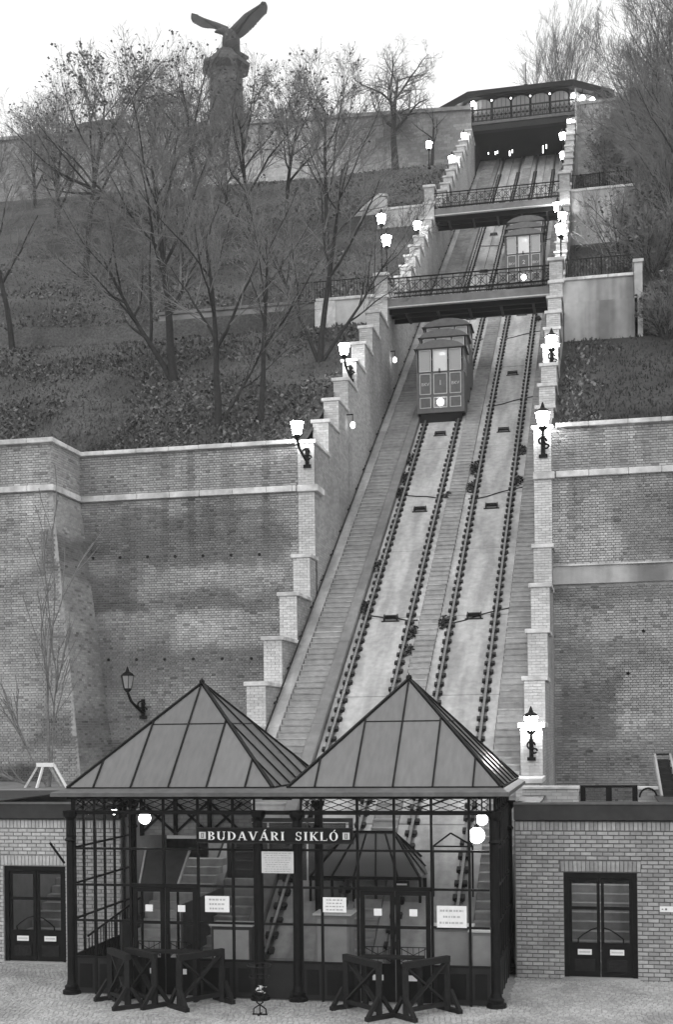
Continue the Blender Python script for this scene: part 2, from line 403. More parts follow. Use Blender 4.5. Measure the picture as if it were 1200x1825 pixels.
def unit_step():
    m = MB().box(-.5, .5, .03, 1.1, -1.3, -.22).box(-.5, .5, -.04, 1.1, -.22, 0); me = bpy.data.meshes.new('step'); me.from_pydata(m.v, [], m.f); me.materials.append(STEP)
    me.materials.append(mat('lit_step_nosing', .37, .9, 5, .2, .25, .8, rand='obj', ra=.1)); me.polygons.foreach_set('material_index', [0]*6+[1]*6); return me  # nosing slightly paler, painting in the light its edge catches
def stairs(label, x0, x1, ya, yb, h=0):
    t = thing('staircase', label, 'stairs', 'service stairs climbing beside the tracks'); me = unit_step(); run = .29; y = ya
    while y < yb:
        place('step', me, t, ((x0+x1)/2, y, SZ(y+run)+h-.03), (x1-x0, run, .2)); y += run
    return t
stairs('wide service stairs between the left wall and the left track', -9.38, -8.42, 28.4, YE-.5)
stairs('narrow middle stairs between the two funicular tracks', -5.93, -5.27, 28.4, YE-.5)
stairs('right service stairs between the right track and the stepped wall', -3.0, -2.22, 28.4, YE-.5)
kw = thing('kerb_wall', 'low concrete kerb wall between left stairs and left track', 'kerb')
lg = thing('wall_ledge', 'sloping plastered ledge along the foot of the left stepped wall', 'ledge')
for i in range(21):
    ya = 28.2 + i*4.0; yb = min(YE, ya+3.985)
    MB().sbox(-8.40, -8.05, ya, yb, -.15, .22+rnd(-.004, .004)).build('kerb_stone', KERB, kw, bevel=.02)
    MB().sbox(-9.8, -9.40, ya, yb, -.15, .12+rnd(-.004, .004)).build('ledge_stone', CONC if i % 3 else CONG, lg)
hr = thing('handrail', 'thin iron handrail pipe on brackets along the left stepped wall', 'handrail')
MB().tube((-9.70, 30, SZ(30)+.3), (-9.70, 104, SZ(104)+.3), .03, n=6).build('pipe', IRON2, hr)
for i in range(44):
    y = 30.4+i*1.68; MB().bar((-9.8, y, SZ(y)+.22), (-9.69, y, SZ(y)+.3), .05).tube((-9.70, y, SZ(y)+.24), (-9.70, y+.03, SZ(y)+.42), .022, n=5).build('bracket', IRON2, hr)
# rails with their chairs
cm = MB().box(-.15, .15, -.09, .09, -.03, .02).box(-.15, -.045, -.07, .07, .02, .085).box(.045, .15, -.07, .07, .02, .085)
cme = bpy.data.meshes.new('rail_chair'); cme.from_pydata(cm.v, [], cm.f); cme.materials.append(CHAIR)
RL = ['leftmost rail, beside the kerb wall, bolted on black chairs', 'second rail from the left, under the lower car, beside the middle stairs',
      'third rail from the left, just right of the middle stairs', 'rightmost rail, beside the right service stairs']
ang = math.atan(TS)
for k, x in enumerate(XR):
    t = thing('rail', 'steel ' + RL[k], 'rail', 'funicular rails')
    MB().sbox(x-.035, x+.035, 28.3, YE, .09, .15).sbox(x-.014, x+.014, 28.3, YE, -.02, .09).sbox(x-.07, x+.07, 28.3, YE, -.035, -.015).build('rail_bar', RAILM, t)
    y = 28.5 + k*.11
    while y < 104:
        place('rail_chair', cme, t, (x + rnd(-.01, .01), y, SZ(y)), (rnd(.95, 1.08), 1, rnd(.9, 1.1)), (ang, 0, rnd(-.04, .04))); y += .43 + rnd(-.008, .008)
# rollers, cables, cross channels
cab = thing('haul_cable', 'thin greased haul cable lying along the left track', 'cable')
MB().sbox(-6.93, -6.90, 61.5, YE, .16, .19).build('wire', IRON2, cab)
cab = thing('haul_cable', 'thin greased haul cable above the upper car on the right track', 'cable')
MB().sbox(-4.15, -4.12, 78, YE, .16, .19).build('wire', IRON2, cab)
rl = None
for x in (-6.92, -4.13):
    side = 'left' if x < -5 else 'right'
    for i, y in enumerate((35.0, 41.7, 49.0, 55.7, 62.0, 70.3, 78.5, 86.5, 94.5)):
        if x < -5 and 56 < y < 63: continue
        if x > -5 and 72 < y < 77: continue
        o = thing('cable_roller', 'small iron cable roller between the rails of the %s track, %s from the bottom' % (side, ('first', 'second', 'third', 'fourth', 'fifth', 'sixth', 'seventh', 'eighth', 'ninth')[i]), 'roller', 'cable rollers between the rails')
        o.location = (x, y, SZ(y)); o.rotation_euler = (ang, 0, 0)
        MB().box(-.24, -.2, -.12, .12, -.02, .15).box(.2, .24, -.12, .12, -.02, .15).box(-.2, .2, -.03, .03, .13, .17).box(-.3, .3, -.16, -.1, -.04, .03).build('cheek', IRON2, o)
        MB().tube((-.2, 0, .07), (.2, 0, .07), .045, n=8, caps=True).build('drum', IRON, o)
for y in joints[1:-1]:
    o = thing('drain_channel', 'dark crooked drain slot across the left track ' + {33.5: 'behind the pavilion', 41.8: 'lowest in view', 50.1: 'below the lower car', 58.8: 'behind the lower car', 67.2: 'above the lower footbridge', 75.6: 'under the upper footbridge', 84.0: 'above the upper footbridge', 92.4: 'near the upper station'}[y], 'drain', 'drain slots across the tracks')
    pts = [(-7.9, .28), (-7.6, .12), (-7.2, .02), (-6.8, -.03), (-6.3, -.22), (-6.0, -.2)]
    b = MB()
    for p, q in zip(pts, pts[1:]): b.bar((p[0], y+p[1], SZ(y+p[1])+.02), (q[0], y+q[1], SZ(y+q[1])+.02), .045, .04)
    b.build('slot', IRON2, o)
    o = thing('drain_channel', o['label'].replace('left track', 'right track'), 'drain', 'drain slots across the tracks')
    pts = [(-5.1, -.4), (-4.8, -.42), (-4.4, -.28), (-3.9, .02), (-3.4, .22), (-3.0, .34)]
    b = MB()
    for p, q in zip(pts, pts[1:]): b.bar((p[0], y+p[1], SZ(y+p[1])+.02), (q[0], y+q[1], SZ(y+q[1])+.02), .045, .04)
    b.build('slot', IRON2, o)
def weed(x, y, r, lab):
    o = thing('weed_clump', lab, 'weed', 'weeds growing beside the rails'); b = MB(); st = MB()
    for i in range(int(110*r/.3)):
        a = rnd(0, 6.28); d = r*rnd(0, 1)**.7; px, py = x+math.cos(a)*d*.75, y+math.sin(a)*d*1.6; s = rnd(.03, .07); k = len(b.v)
        z = SZ(py)+rnd(.0, .22)*(1-d/r*.6); th = rnd(0, 6.28); ca, sa = math.cos(th)*s, math.sin(th)*s
        b.v += [(px-ca, py-sa, z-.02), (px+sa, py-ca, z), (px+ca, py+sa, z+.04), (px-sa, py+ca, z+.03)]; b.f.append((k, k+1, k+2, k+3))
    for i in range(9):
        a = rnd(0, 6.28); st.tube((x, y, SZ(y)-.05), (x+math.cos(a)*r*.6, y+math.sin(a)*r, SZ(y)+rnd(.1, .25)), .008, .004, 3)
    b.build('leaves', mat('weed_leaf', .06, .9, 3, .3, rand='isl', ra=.6), o); st.build('stems', TWIG, o)
for x, y, r, l in [(-8.0, 45.05, .26, 'low dark weed beside the kerb wall above the lowest drain slot'), (-7.95, 42.4, .24, 'weed at the left end of the lowest drain slot'),
    (-6.03, 40.9, .22, 'weed beside the second rail just above the right pyramid roof'), (-5.12, 41.4, .24, 'weed beside the third rail at the lowest drain slot'),
    (-8.0, 53.4, .3, 'weed by the kerb wall in the shade of the lower car'), (-7.97, 51.6, .34, 'biggest weed patch left of the lower car track'), (-7.95, 50.4, .26, 'weed at the left end of the drain slot below the lower car'),
    (-5.08, 52.2, .34, 'tall weed patch beside the third rail'), (-5.05, 50.6, .3, 'weed just above the drain slot by the third rail'), (-3.2, 53.6, .24, 'round weed right of the rightmost rail, upper one'),
    (-3.2, 50.9, .24, 'round weed right of the rightmost rail, lower one'), (-5.95, 50.0, .16, 'small weed between second rail and middle stairs'), (-3.2, 69.3, .22, 'weed beside the rightmost rail below the lower footbridge'),
    (-6.02, 39.9, .16, 'tiny weed beside the second rail over the pyramid tip'), (-8.0, 70.9, .3, 'weed by the leftmost rail between the footbridges'), (-8.0, 73.5, .28, 'dark weed by the leftmost rail under the upper footbridge')]: weed(x, y, r, l)

# ================================================================== STEPPED WALLS on both sides
low = [(32.3, 4.2), (34.3, 5.62), (36.2, 6.95), (38.2, 8.44), (40.25, 10.03), (42.2, 11.54)]
st = [(y, z, (low+[(43.3, 0)])[i+1][0]) for i, (y, z) in enumerate(low)]
upst = [(45.5+i*1.893, 16.95+i*1.282, 45.5+(i+1)*1.893) for i in range(7)]
upst[-1] = (upst[-1][0], upst[-1][1], 59.2)
mid = [(60.35, 26.0, 61.7)] + [(61.7+i*1.765, 26.75+i*1.2, 61.7+(i+1)*1.765) for i in range(9)]
mid[-1] = (mid[-1][0], mid[-1][1], 77.15)
top = [(78.2+i*1.765, 37.6+i*1.215, 78.2+(i+1)*1.765) for i in range(14)]
top[-1] = (top[-1][0], top[-1][1], 103.9)
def stepped(x0, x1, label, inner):
    t = thing('stepped_wall', label, 'wall', 'stepped walls either side of the incline')
    body = MB(); facing = MB(); sidey = MB(); mort = MB()
    def block(y0, z1, y1, zb):
        mort.box(x0+.02, x1-.02, y0+.02, y1, zb, z1)
        # the long side faces carry bricks too small to pick apart
        sidey.box(x0, x0+.02, y0+.03, y1, zb, z1).box(x1-.02, x1, y0+.03, y1, zb, z1)
    def front(y0, za, zb):
        L, H = .25, .086; n = int(round((zb-za)/H))
        for r in range(n):
            z = za+(r+.5)*(zb-za)/n; x = x0 - (L/2 if r % 2 else 0)
            while x < x1-.03:
                a, c = max(x, x0+.002), min(x+L, x1-.002); x += L
                if c-a < .04: continue
                k = len(facing.v); g = .005; yy = y0-rnd(.004, .01); hh = H/2-.005
                facing.v += [(a+g, y0+.03, z-hh), (c-g, y0+.03, z-hh), (c-g, y0+.03, z+hh), (a+g, y0+.03, z+hh), (a+g, yy, z-hh), (c-g, yy, z-hh), (c-g, yy, z+hh), (a+g, yy, z+hh)]
                facing.f += [(k+4, k+5, k+6, k+7), (k, k+1, k+5, k+4), (k+1, k+2, k+6, k+5), (k+2, k+3, k+7, k+6), (k+3, k, k+4, k+7)]
    def cap(xa, xb, y0, y1, z, h=.13, o=.07):
        MB().box(xa-o, xb+o, y0-o, y1-o+.02, z-h, z).build('coping', CAP, t, bevel=.015)
    prev = -.2
    for lst in (st, upst, mid, top):
        for i, (y0, z1, y1) in enumerate(lst):
            zb = SZ(y0)-1.2 if lst is not st else -.05
            block(y0, z1-.13, y1, min(zb, z1-4)); 
            front(y0, (prev if i else z1-1.6) if lst is not st or i else 2.6, z1-.13); prev = z1
            cap(x0, x1, y0, y1, z1)
    # the corner pier where the rampart meets the incline
    block(43.1, 15.53, 45.5, 3); front(43.07, 2.8, 13.83); front(43.07, 14.1, 15.53)
    cap(x0, x1, 43.1, 45.6, 15.66)
    MB().box(x0-.02, x1+.14 if inner > 0 else x1+.1, 42.98, 44.1, 13.84, 14.08).build('string_course', CAP, t, bevel=.02)
    # gate piers that carry the two footbridges
    for yb, zt in ((59.15, 27.15), (77.1, 38.85)):
        block(yb, zt-1.1, yb+1.15, SZ(yb)-1); front(yb-.03, zt-4.2, zt-1.2)
        MB().box(x0-.08, x1+.08, yb-.1, yb+1.25, zt-1.2, zt-1.05).build('pier_moulding', CAP, t, bevel=.02)
        MB().box(x0+.0, x1-.0, yb-.02, yb+1.12, zt-1.05, zt-.16).build('pier_head', BSX, t)
        MB().box(x0-.09, x1+.09, yb-.11, yb+1.24, zt-.16, zt).build('pier_cap', CAP, t, bevel=.02)
    mort.build('wall_core', MORP, t); sidey.build('side_brickwork', BSY, t); facing.build('brick_field', BRP, t, 'stuff')
    return t
stepped(-10.4, -9.8, 'pale stepped brick wall with stone copings left of the tracks', 1)
stepped(-2.2, -1.6, 'pale stepped brick wall with stone copings right of the tracks', -1)

# ================================================================== RAMPARTS
def weepholes(parent, pts, y):
    for x, z in pts: MB().tube((x, y-.045, z), (x, y-.02, z), .055, n=10, caps=True).build('weep_hole', BLACK, parent)
# left curtain between bastion and incline
t = thing('rampart_wall', 'tall stained brick retaining wall left of the incline with two rows of round weep holes', 'wall')
MB().box(-18.95, -10.4, 43.1, 43.9, -.05, 15.5).build('wall_core', MORR, t)
vis = lambda s: (abs(s[0]+13.8) + abs(s[1]-9)*1.0)
brick_face(t, -18.95, -10.4, 2.9, 13.85, 43.1, .25, .086, BRR, BRRs, nobj=300, key=lambda s: abs(s[0]+14.5)+abs(s[1]-9.5)*.9, wall='L')
brick_face(t, -18.95, -10.4, 14.1, 15.52, 43.1, .25, .086, BRR, BRRs, nobj=0, wall='L')
x = -18.9
while x < -10.5:
    x1 = min(-10.45, x+rnd(.9, 1.3))
    MB().box(x, x1-.012, 42.95, 43.12, 13.86, 14.07).build('string_course', CAP, t, bevel=.015)
    MB().box(x, x1-.012, 42.93, 43.95, 15.53, 15.68+rnd(-.004, .004)).build('coping', CAP, t, bevel=.015); x = x1
weepholes(t, [(-18.1+i*1.045, 11.83-i*.02) for i in range(7)], 43.1); weepholes(t, [(-17.55+i*1.075, 8.12-i*.015) for i in range(6)], 43.1)
# left bastion, battered below the string course
t = thing('rampart_bastion', 'projecting brick bastion with sloping lower face at the left edge', 'wall')
yb = lambda z: 40.7 - max(0, 14-z)*.07
rx = lambda z: -18.6 + max(0, 14-z)*.125
MB().hexa([(-34, yb(0), 0), (rx(0), yb(0), 0), (rx(0), 43.2, 0), (-34, 43.2, 0), (-34, yb(14), 14), (rx(14), yb(14), 14), (rx(14), 43.2, 14), (-34, 43.2, 14)]).box(-34, -18.62, 40.7, 43.9, 14, 15.5).build('wall_core', MORR, t)
brick_face(t, -25.5, -17.0, 2.9, 13.85, 40.7, .25, .086, BRR, BRRs, nobj=300, key=lambda s: abs(s[0]+19.2)*.6+abs(s[1]-9.5), shift=lambda z: yb(z)-40.7, limit=lambda x, z: x < rx(z)-.1, wall='B')
brick_face(t, -25.5, -18.64, 14.1, 15.52, 40.7, .25, .086, BRR, BRRs, nobj=0, wall='B')
f = MB(); tn_ = []; H = .086                                     # bricks of the return face toward the incline
for r in range(147):
    z = 2.9+(r+.5)*H
    if 13.8 < z < 14.12: continue
    zz = min(z, 14); X = rx(zz); y = yb(zz)+.03 - (.125 if r % 2 else 0)
    while y < 43.05:
        a, c = max(y, yb(zz)+.01), min(y+.25, 43.08); y += .25
        if c-a < .04: continue
        tn_ += [stain(X, z, 'B')]*5; pr = rnd(.01, .02); k = len(f.v); hh = H/2-.006; t2 = rx(zz-hh)-X
        f.v += [(X-.02, a+.006, z-hh), (X-.02, c-.006, z-hh), (X-.02, c-.006, z+hh), (X-.02, a+.006, z+hh), (X+pr+t2, a+.006, z-hh), (X+pr+t2, c-.006, z-hh), (X+pr, c-.006, z+hh), (X+pr, a+.006, z+hh)]
        f.f += [(k+4, k+5, k+6, k+7), (k, k+1, k+5, k+4), (k+1, k+2, k+6, k+5), (k+2, k+3, k+7, k+6), (k+3, k, k+4, k+7)]
fo = f.build('return_brick_field', BRRs, t, 'stuff'); fo.data.attributes.new('tone', 'FLOAT', 'FACE').data.foreach_set('value', tn_)
x = -25.6
while x < -18.5:
    x1 = min(-18.46, x+rnd(1., 1.4))
    MB().box(x, x1-.012, 40.52, 40.72, 13.86, 14.07).build('string_course', CAP, t, bevel=.015)
    MB().box(x, x1-.012, 40.52, 41.3, 15.53, 15.70+rnd(-.004, .004)).build('coping', CAP, t, bevel=.015); x = x1
MB().box(-18.75, -18.46, 40.75, 42.9, 13.862, 14.068).build('string_course', CAP, t, bevel=.015)
MB().box(-19.1, -18.46, 41.32, 42.9, 15.535, 15.69).build('coping', CAP, t, bevel=.015)
# right curtain
t = thing('rampart_wall', 'tall stained brick retaining wall right of the incline with a grey rendered band', 'wall')
MB().box(-1.6, 26, 43.1, 43.9, -.05, 15.5).build('wall_core', MORR, t)
brick_face(t, -1.6, 5.5, 2.9, 10.25, 43.1, .25, .086, BRR, BRRs, nobj=300, key=lambda s: abs(s[0]-.4)*1.4+abs(s[1]-8.5), wall='R')
brick_face(t, -1.6, 5.5, 10.93, 13.85, 43.1, .25, .086, BRR, BRRs, nobj=0, wall='R')
brick_face(t, -1.6, 5.5, 14.1, 15.52, 43.1, .25, .086, BRR, BRRs, nobj=0, wall='R')
MB().box(-1.6, 8, 43.02, 43.2, 10.28, 10.88).build('rendered_band', STAINED, t)
MB().box(-1.6, 8, 42.96, 43.2, 10.881, 10.93).build('band_ledge', CAP, t)
x = -1.45
while x < 8:
    x1 = x+rnd(.9, 1.3)
    MB().box(x, x1-.012, 42.95, 43.12, 13.86, 14.07).build('string_course', CAP, t, bevel=.015)
    MB().box(x, x1-.012, 42.93, 43.95, 15.53, 15.68+rnd(-.004, .004)).build('coping', CAP, t, bevel=.015); x = x1
weepholes(t, [(1.34, 8.64), (.82, 7.25)], 43.1)

# ---- walls of the two hillside paths
def pathwall(label, x0, x1, y, zb, zc, m=CONG, cp=None):
    t = thing('path_wall', label, 'wall'); MB().box(x0, x1, y, y+.5, zb-1.5, zc-.14).build('wall_face', m, t)
    x = x0
    while x < x1-.05:
        q = min(x1, x+rnd(1.0, 1.5)); MB().box(x, q-.015, y-.08, y+.55, zc-.14, zc).build('coping', cp or CAP, t, bevel=.015); x = q
    return t
PLA = mat('pale_plaster', .48, .9, 3, .12, .25, .5)
t = pathwall('pale plastered wall under the lower hillside path, left of the incline', -13.3, -10.4, 59.25, 24.9, 26.2, PLA)
MB().box(-13.35, -12.35, 59.17, 59.26, 23.5, 26.04).build('corner_block', CAP, t)
pathwall('long dim retaining wall of the lower path behind the trees', -21.5, -13.32, 59.9, 25.0, 26.4, mat('dim_plaster', .26, .9, 2, .15, .3, .4), KERB)
t = pathwall('stained concrete wall under the lower path, right of the incline', -1.6, 1.6, 59.25, 23.5, 26.2, STAINED)
MB().box(1.62, 1.98, 59.1, 60.2, 22, 26.6).build('end_pier', PLA, t); MB().box(1.56, 2.04, 59.03, 60.26, 26.6, 26.74).build('pier_cap', CAP, t)
MB().box(-1.55, 1.75, 59.1, 59.24, 22.2, 25.0).build('buttress_face', STAINED, t)
t = pathwall('pale plastered wall under the upper hillside path, left of the incline', -13.4, -10.4, 77.2, 36.6, 37.75, PLA)
w = thing('stair_parapet', 'pale sloping stair parapet climbing left of the upper footbridge', 'wall')
MB().prism([(-15.4, 78.6, 36.2), (-13.0, 78.6, 36.2), (-13.0, 78.6, 39.0), (-13.5, 78.6, 39.15), (-15.4, 78.6, 37.75)], (0, .4, 0)).build('wall_face', PLA, w)
MB().bar((-15.5, 78.8, 37.75), (-13.45, 78.8, 39.22), .5, .14).bar((-13.5, 78.8, 39.24), (-12.95, 78.8, 39.14), .5, .14).build('coping', CAP, w)
pathwall('stained wall under the upper hillside path, right of the incline', -1.6, 2.2, 77.2, 34.4, 37.75, STAINED)
def fence(label, x0, x1, y, z, h=1.0):
    t = thing('iron_fence', label, 'fence', 'thin iron fences beside the paths'); MB().tube((x0, y, z+h), (x1, y, z+h), .025, n=5).tube((x0, y, z+.12), (x1, y, z+.12), .018, n=5).build('rail_bar', IRON, t)
    x = x0+.15; pk = MB()
    while x < x1: pk.tube((x, y, z), (x, y, z+h), .012, n=4); x += .14
    pk.build('pickets', IRON, t, 'stuff')
    x = x0+.05
    while x < x1: MB().tube((x, y, z-.2), (x, y, z+h+.08), .03, n=6).build('post', IRON, t); x += 1.6
fence('iron picket fence on the lower path, left of the gate pier', -14.3, -10.5, 59.6, 26.15)
fence('thin iron fence on the lower path, right of the gate pier', -1.5, 1.5, 59.6, 26.15)
fence('iron fence on the upper path, right of the gate pier', -1.5, 2.2, 77.6, 37.75)

# ================================================================== CASTLE WALL and upper station
t = thing('castle_wall', 'long weathered pale stone rampart crowning the hill left of the upper station', 'wall')
MB().hexa([(-90, 103.4, 47), (-10, 103.4, 47), (-10, 105, 47), (-90, 105, 47), (-90, 103.4, 59.8), (-10, 103.4, 56.0), (-10, 105, 56.0), (-90, 105, 59.8)]).build('wall_face', BFAR, t)
n = 34
for i in range(n):
    xa = -90+i*80/n; xb = xa+80/n-.02; za = 59.8-3.8*(xa+90)/80; zb2 = 59.8-3.8*(xb+90)/80
    MB().hexa([(xa, 103.2, za), (xb, 103.2, zb2), (xb, 105.2, zb2), (xa, 105.2, za), (xa, 103.2, za+.3), (xb, 103.2, zb2+.3), (xb, 105.2, zb2+.3), (xa, 105.2, za+.3)]).build('coping', CONG, t)
t = thing('castle_wall', 'pale stone rampart right of the upper station partly hidden by bare bushes', 'wall')
MB().box(-1.6, 40, 104, 105.2, 44, 55.7).build('wall_face', BFAR, t); MB().box(-1.6, 40, 103.9, 105.3, 55.7, 55.95).build('coping', CONG, t)
MB().box(-1.62, -1.5, 101, 104, 44, 55.6).build('wall_return', BFAR, t)
t = thing('castle_building', 'low pale castle building with dark roof far left behind the rampart', 'building')
MB().box(-46.6, -41.2, 108, 114, 54.9, 60.0).build('wall', PLA, t)
MB().prism([(-46.9, 107.7, 60.0), (-40.9, 107.7, 60.0), (-42.0, 107.7, 61.0), (-45.8, 107.7, 61.0)], (0, 6.5, 0)).build('roof', INTD, t)
for i in range(5):
    MB().box(-46.2+i*1.05, -45.6+i*1.05, 107.94, 108.05, 57.8, 59.2).build('window', INTD, t)

U = thing('upper_station', 'upper funicular station with arched gallery and broad dark eaves over the track hall', 'station')
MB().box(-10.3, -1.7, 103.7, 104.2, 54.35, 55.05).build('beam', IRON2, U); MB().box(-10.3, -1.7, 103.62, 103.7, 54.85, 55.07).build('beam_flange', GUT, U)
MB().box(-10.4, -9.85, 104.2, 113.2, 46, 54.35).build('hall_wall', BLACK, U); MB().box(-2.15, -1.65, 104.2, 113.2, 46, 54.35).build('hall_wall', BLACK, U)  # hall surfaces painted black, standing for the deep shade inside
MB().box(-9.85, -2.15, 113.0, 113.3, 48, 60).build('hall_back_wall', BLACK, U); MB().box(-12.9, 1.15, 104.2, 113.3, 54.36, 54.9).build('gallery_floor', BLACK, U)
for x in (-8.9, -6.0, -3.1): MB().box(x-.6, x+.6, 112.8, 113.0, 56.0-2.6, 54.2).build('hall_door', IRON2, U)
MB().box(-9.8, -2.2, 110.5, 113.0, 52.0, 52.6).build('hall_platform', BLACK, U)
for x, z, hh in ((-8.9, 53.75, .07), (-8.32, 53.7, .12), (-8.14, 53.75, .1), (-7.12, 53.55, .2), (-6.9, 53.7, .12), (-4.36, 53.6, .3), (-4.08, 53.8, .16)):
    MB().box(x-.04, x+.04, 106.5, 106.56, z-hh, z+hh).build('hall_lamp', LITC, U); MB().box(x-.012, x+.012, 106.51, 106.55, z+hh, 54.36).build('lamp_rod', IRON, U)
rl = MB()
x = -10.2
while x < -1.8:
    rl.tube((x, 103.8, 55.05), (x, 103.8, 56.1), .025, n=4); rl.bar((x, 103.8, 55.25), (x+.35, 103.8, 55.95), .03).bar((x+.35, 103.8, 55.25), (x, 103.8, 55.95), .03)
    rl.lathe((x+.175, 103.8, 55.6), [(.12, -.03), (.12, .03)], 6); x += .35
rl.build('railing_lattice', IRON2, U, 'stuff')
MB().box(-10.3, -1.7, 103.76, 103.84, 56.08, 56.18).box(-10.3, -1.7, 103.77, 103.83, 55.2, 55.26).build('railing_bar', IRON2, U)
plan = [(-9.95, 104.3), (-2.1, 104.3), (.9, 106.6), (.9, 112.6), (-12.6, 112.6), (-12.6, 106.4)]
for (a, c) in zip(plan, plan[1:]+plan[:1]):
    A = Vector((a[0], a[1], 0)); Cc = Vector((c[0], c[1], 0)); d = Cc-A; nseg = 5 if d.length > 7 else 3
    for i in range(nseg):
        p = A+d*(i/nseg); q = A+d*((i+1)/nseg)
        MB().tube((p.x, p.y, 54.9), (p.x, p.y, 57.5), .09, n=6).build('column', IRON, U)
        g = MB(); u = (q-p); m_ = 8
        arch = [p+u*.06+Vector((0, 0, 54.95)), p+u*.94+Vector((0, 0, 54.95))] + [p+u*(.5+.44*math.cos(math.pi*k/m_))+Vector((0, 0, 56.75+.45*math.sin(math.pi*k/m_))) for k in range(m_+1)]
        nrm = Vector((-u.y, u.x, 0)).normalized()*.03
        g.prism(arch, nrm).build('window_pane', STATG, U)
        # spandrel above the arch
        sp = [p+Vector((0, 0, 57.5)), p+Vector((0, 0, 56.7))] + [p+u*(.5-.46*math.cos(math.pi*k/m_))+Vector((0, 0, 56.75+.48*math.sin(math.pi*k/m_))) for k in range(m_+1)] + [q+Vector((0, 0, 56.7)), q+Vector((0, 0, 57.5))]
        MB().prism(sp, nrm*2).build('spandrel', IRON, U)
        for kx in (.28, .5, .72): MB().tube(tuple(p+u*kx+Vector((0, 0, 54.95))-nrm*1.5), tuple(p+u*kx+Vector((0, 0, 57.1))-nrm*1.5), .018, n=4).build('mullion', IRON2, U)
ctr = Vector((-5.9, 108.5, 0))
def ring(k, z): return [tuple(ctr+(Vector((x, y, 0))-ctr)*k+Vector((0, 0, z))) for x, y in plan]
b = MB(); n = 6
for rr in (ring(1.0, 57.25), ring(1.07, 57.3), ring(1.09, 57.82), ring(1.0, 57.98), ring(.3, 59.2)): b.v += rr
for j in range(4):
    for i in range(n): b.f.append((j*n+i, j*n+(i+1) % n, (j+1)*n+(i+1) % n, (j+1)*n+i))
b.f.append(tuple(4*n+i for i in range(n))); b.build('roof', IRON2, U)
MB().hexa([(-10.4, 103.85, 57.4), (-1.7, 103.85, 57.4), (-1.7, 104.0, 57.4), (-10.4, 104.0, 57.4), (-10.4, 103.8, 57.75), (-1.7, 103.8, 57.75), (-1.7, 104.0, 57.75), (-10.4, 104.0, 57.75)]).build('eave_fascia', IRON2, U)
for x in (-8.38, -6.81, -5.24, -3.67): MB().ball((x, 104.1, 56.95), .07, 8, 5).build('wall_light', LITC, U)
for lab, p in (('round globe light under the station eaves at its left corner', (-9.9, 103.9, 56.75)), ('faint globe light at the far left end of the station eaves', (-11.3, 105.0, 56.9)),
          ('first of three globe lights under the right station eaves', (-1.75, 104.1, 56.6)), ('middle of three globe lights under the right station eaves', (-1.05, 104.7, 56.65)), ('last of three globe lights under the right station eaves', (-.25, 105.4, 56.7))):
    o = thing('globe_lamp', lab, 'lamp', 'globe lights under the upper station eaves'); MB().ball(p, .19, 10, 7).build('globe', LIT2, o); MB().tube((p[0], p[1], p[2]+.15), (p[0], p[1], 57.4), .02, n=5).build('hanger', IRON, o)
o = thing('flagpole', 'short flagpole with a small limp flag on the station roof', 'flagpole')
MB().tube((-5.6, 104.6, 57.8), (-5.6, 104.6, 60.0), .04, .03, 6).box(-5.75, -5.45, 104.45, 104.75, 57.8, 58.15).build('pole', IRON2, o)
MB().prism([(-5.6, 104.6, 60), (-5.9, 104.65, 59.8), (-5.8, 104.6, 58.9), (-5.6, 104.6, 58.8)], (0, .02, 0)).build('flag', CARL, o)

# ================================================================== FOOTBRIDGES
def bridge(label, y, z, h=1.05):
    t = thing('footbridge', label, 'footbridge', 'iron footbridges spanning the incline'); xa, xb = -9.85, -2.15
    MB().box(xa, xb, y+.12, y+2.2, z-.1, z+.02).build('deck', IRON2, t)
    MB().box(xa, xb, y, y+.12, z-.30, z+.08).build('fascia', mat('bridge_fascia_paint', .17, .6, 4, .15, .15, .7), t)
    MB().box(xa, xb, y-.06, y+.14, z-.36, z-.30).build('lower_flange', CARL, t)
    for yy in (y+.45, y+1.1, y+1.9): MB().box(xa, xb, yy, yy+.12, z-.5, z-.1).build('girder', IRON, t)
    for i in range(5): x = xa+.8+i*1.5; MB().box(x, x+.12, y+.5, y+2, z-.55, z-.5).build('cross_beam', INTD, t)
    for yy, nm in ((y+.04, 'front_railing'), (y+2.1, 'rear_railing')):
        r = MB().tube((xa, yy, z+h), (xb, yy, z+h), .035, n=6).tube((xa, yy, z+h-.16), (xb, yy, z+h-.16), .018, n=5).tube((xa, yy, z+.38), (xb, yy, z+.38), .02, n=5).tube((xa, yy, z+.14), (xb, yy, z+.14), .022, n=5).build(nm, IRON, t)
        l = MB(); x = xa+.05; w = .52
        while x < xb-.2:
            zt, zb = z+h-.16, z+.38; m = (zt+zb)/2
            l.bar((x, yy, zb), (x+w, yy, zt), .022).bar((x+w, yy, zb), (x, yy, zt), .022)
            l.tube((x+w/2, yy, zb), (x+w/2, yy, zt), .012, n=4)
            pts = [(x+w/2+.13*math.cos(a*math.pi/4), yy, m+.13*math.sin(a*math.pi/4)) for a in range(9)]
            for p, q in zip(pts, pts[1:]): l.bar(p, q, .02)
            for k in range(4):
                cx = x+w*(k+.5)/4; l.bar((cx-.05, yy, z+.14), (cx, yy, z+.36), .018).bar((cx+.05, yy, z+.14), (cx, yy, z+.36), .018)
            l.tube((cx+.065, yy, z+.02), (cx+.065, yy, z+h), .018, n=4); x += w
        l.build('lattice', IRON, r, 'stuff')
    return t
bridge('lower iron footbridge with lattice railing, behind the lower car', 59.3, 25.85)
bridge('upper iron footbridge with lattice railing, above the upper car', 77.2, 37.3)

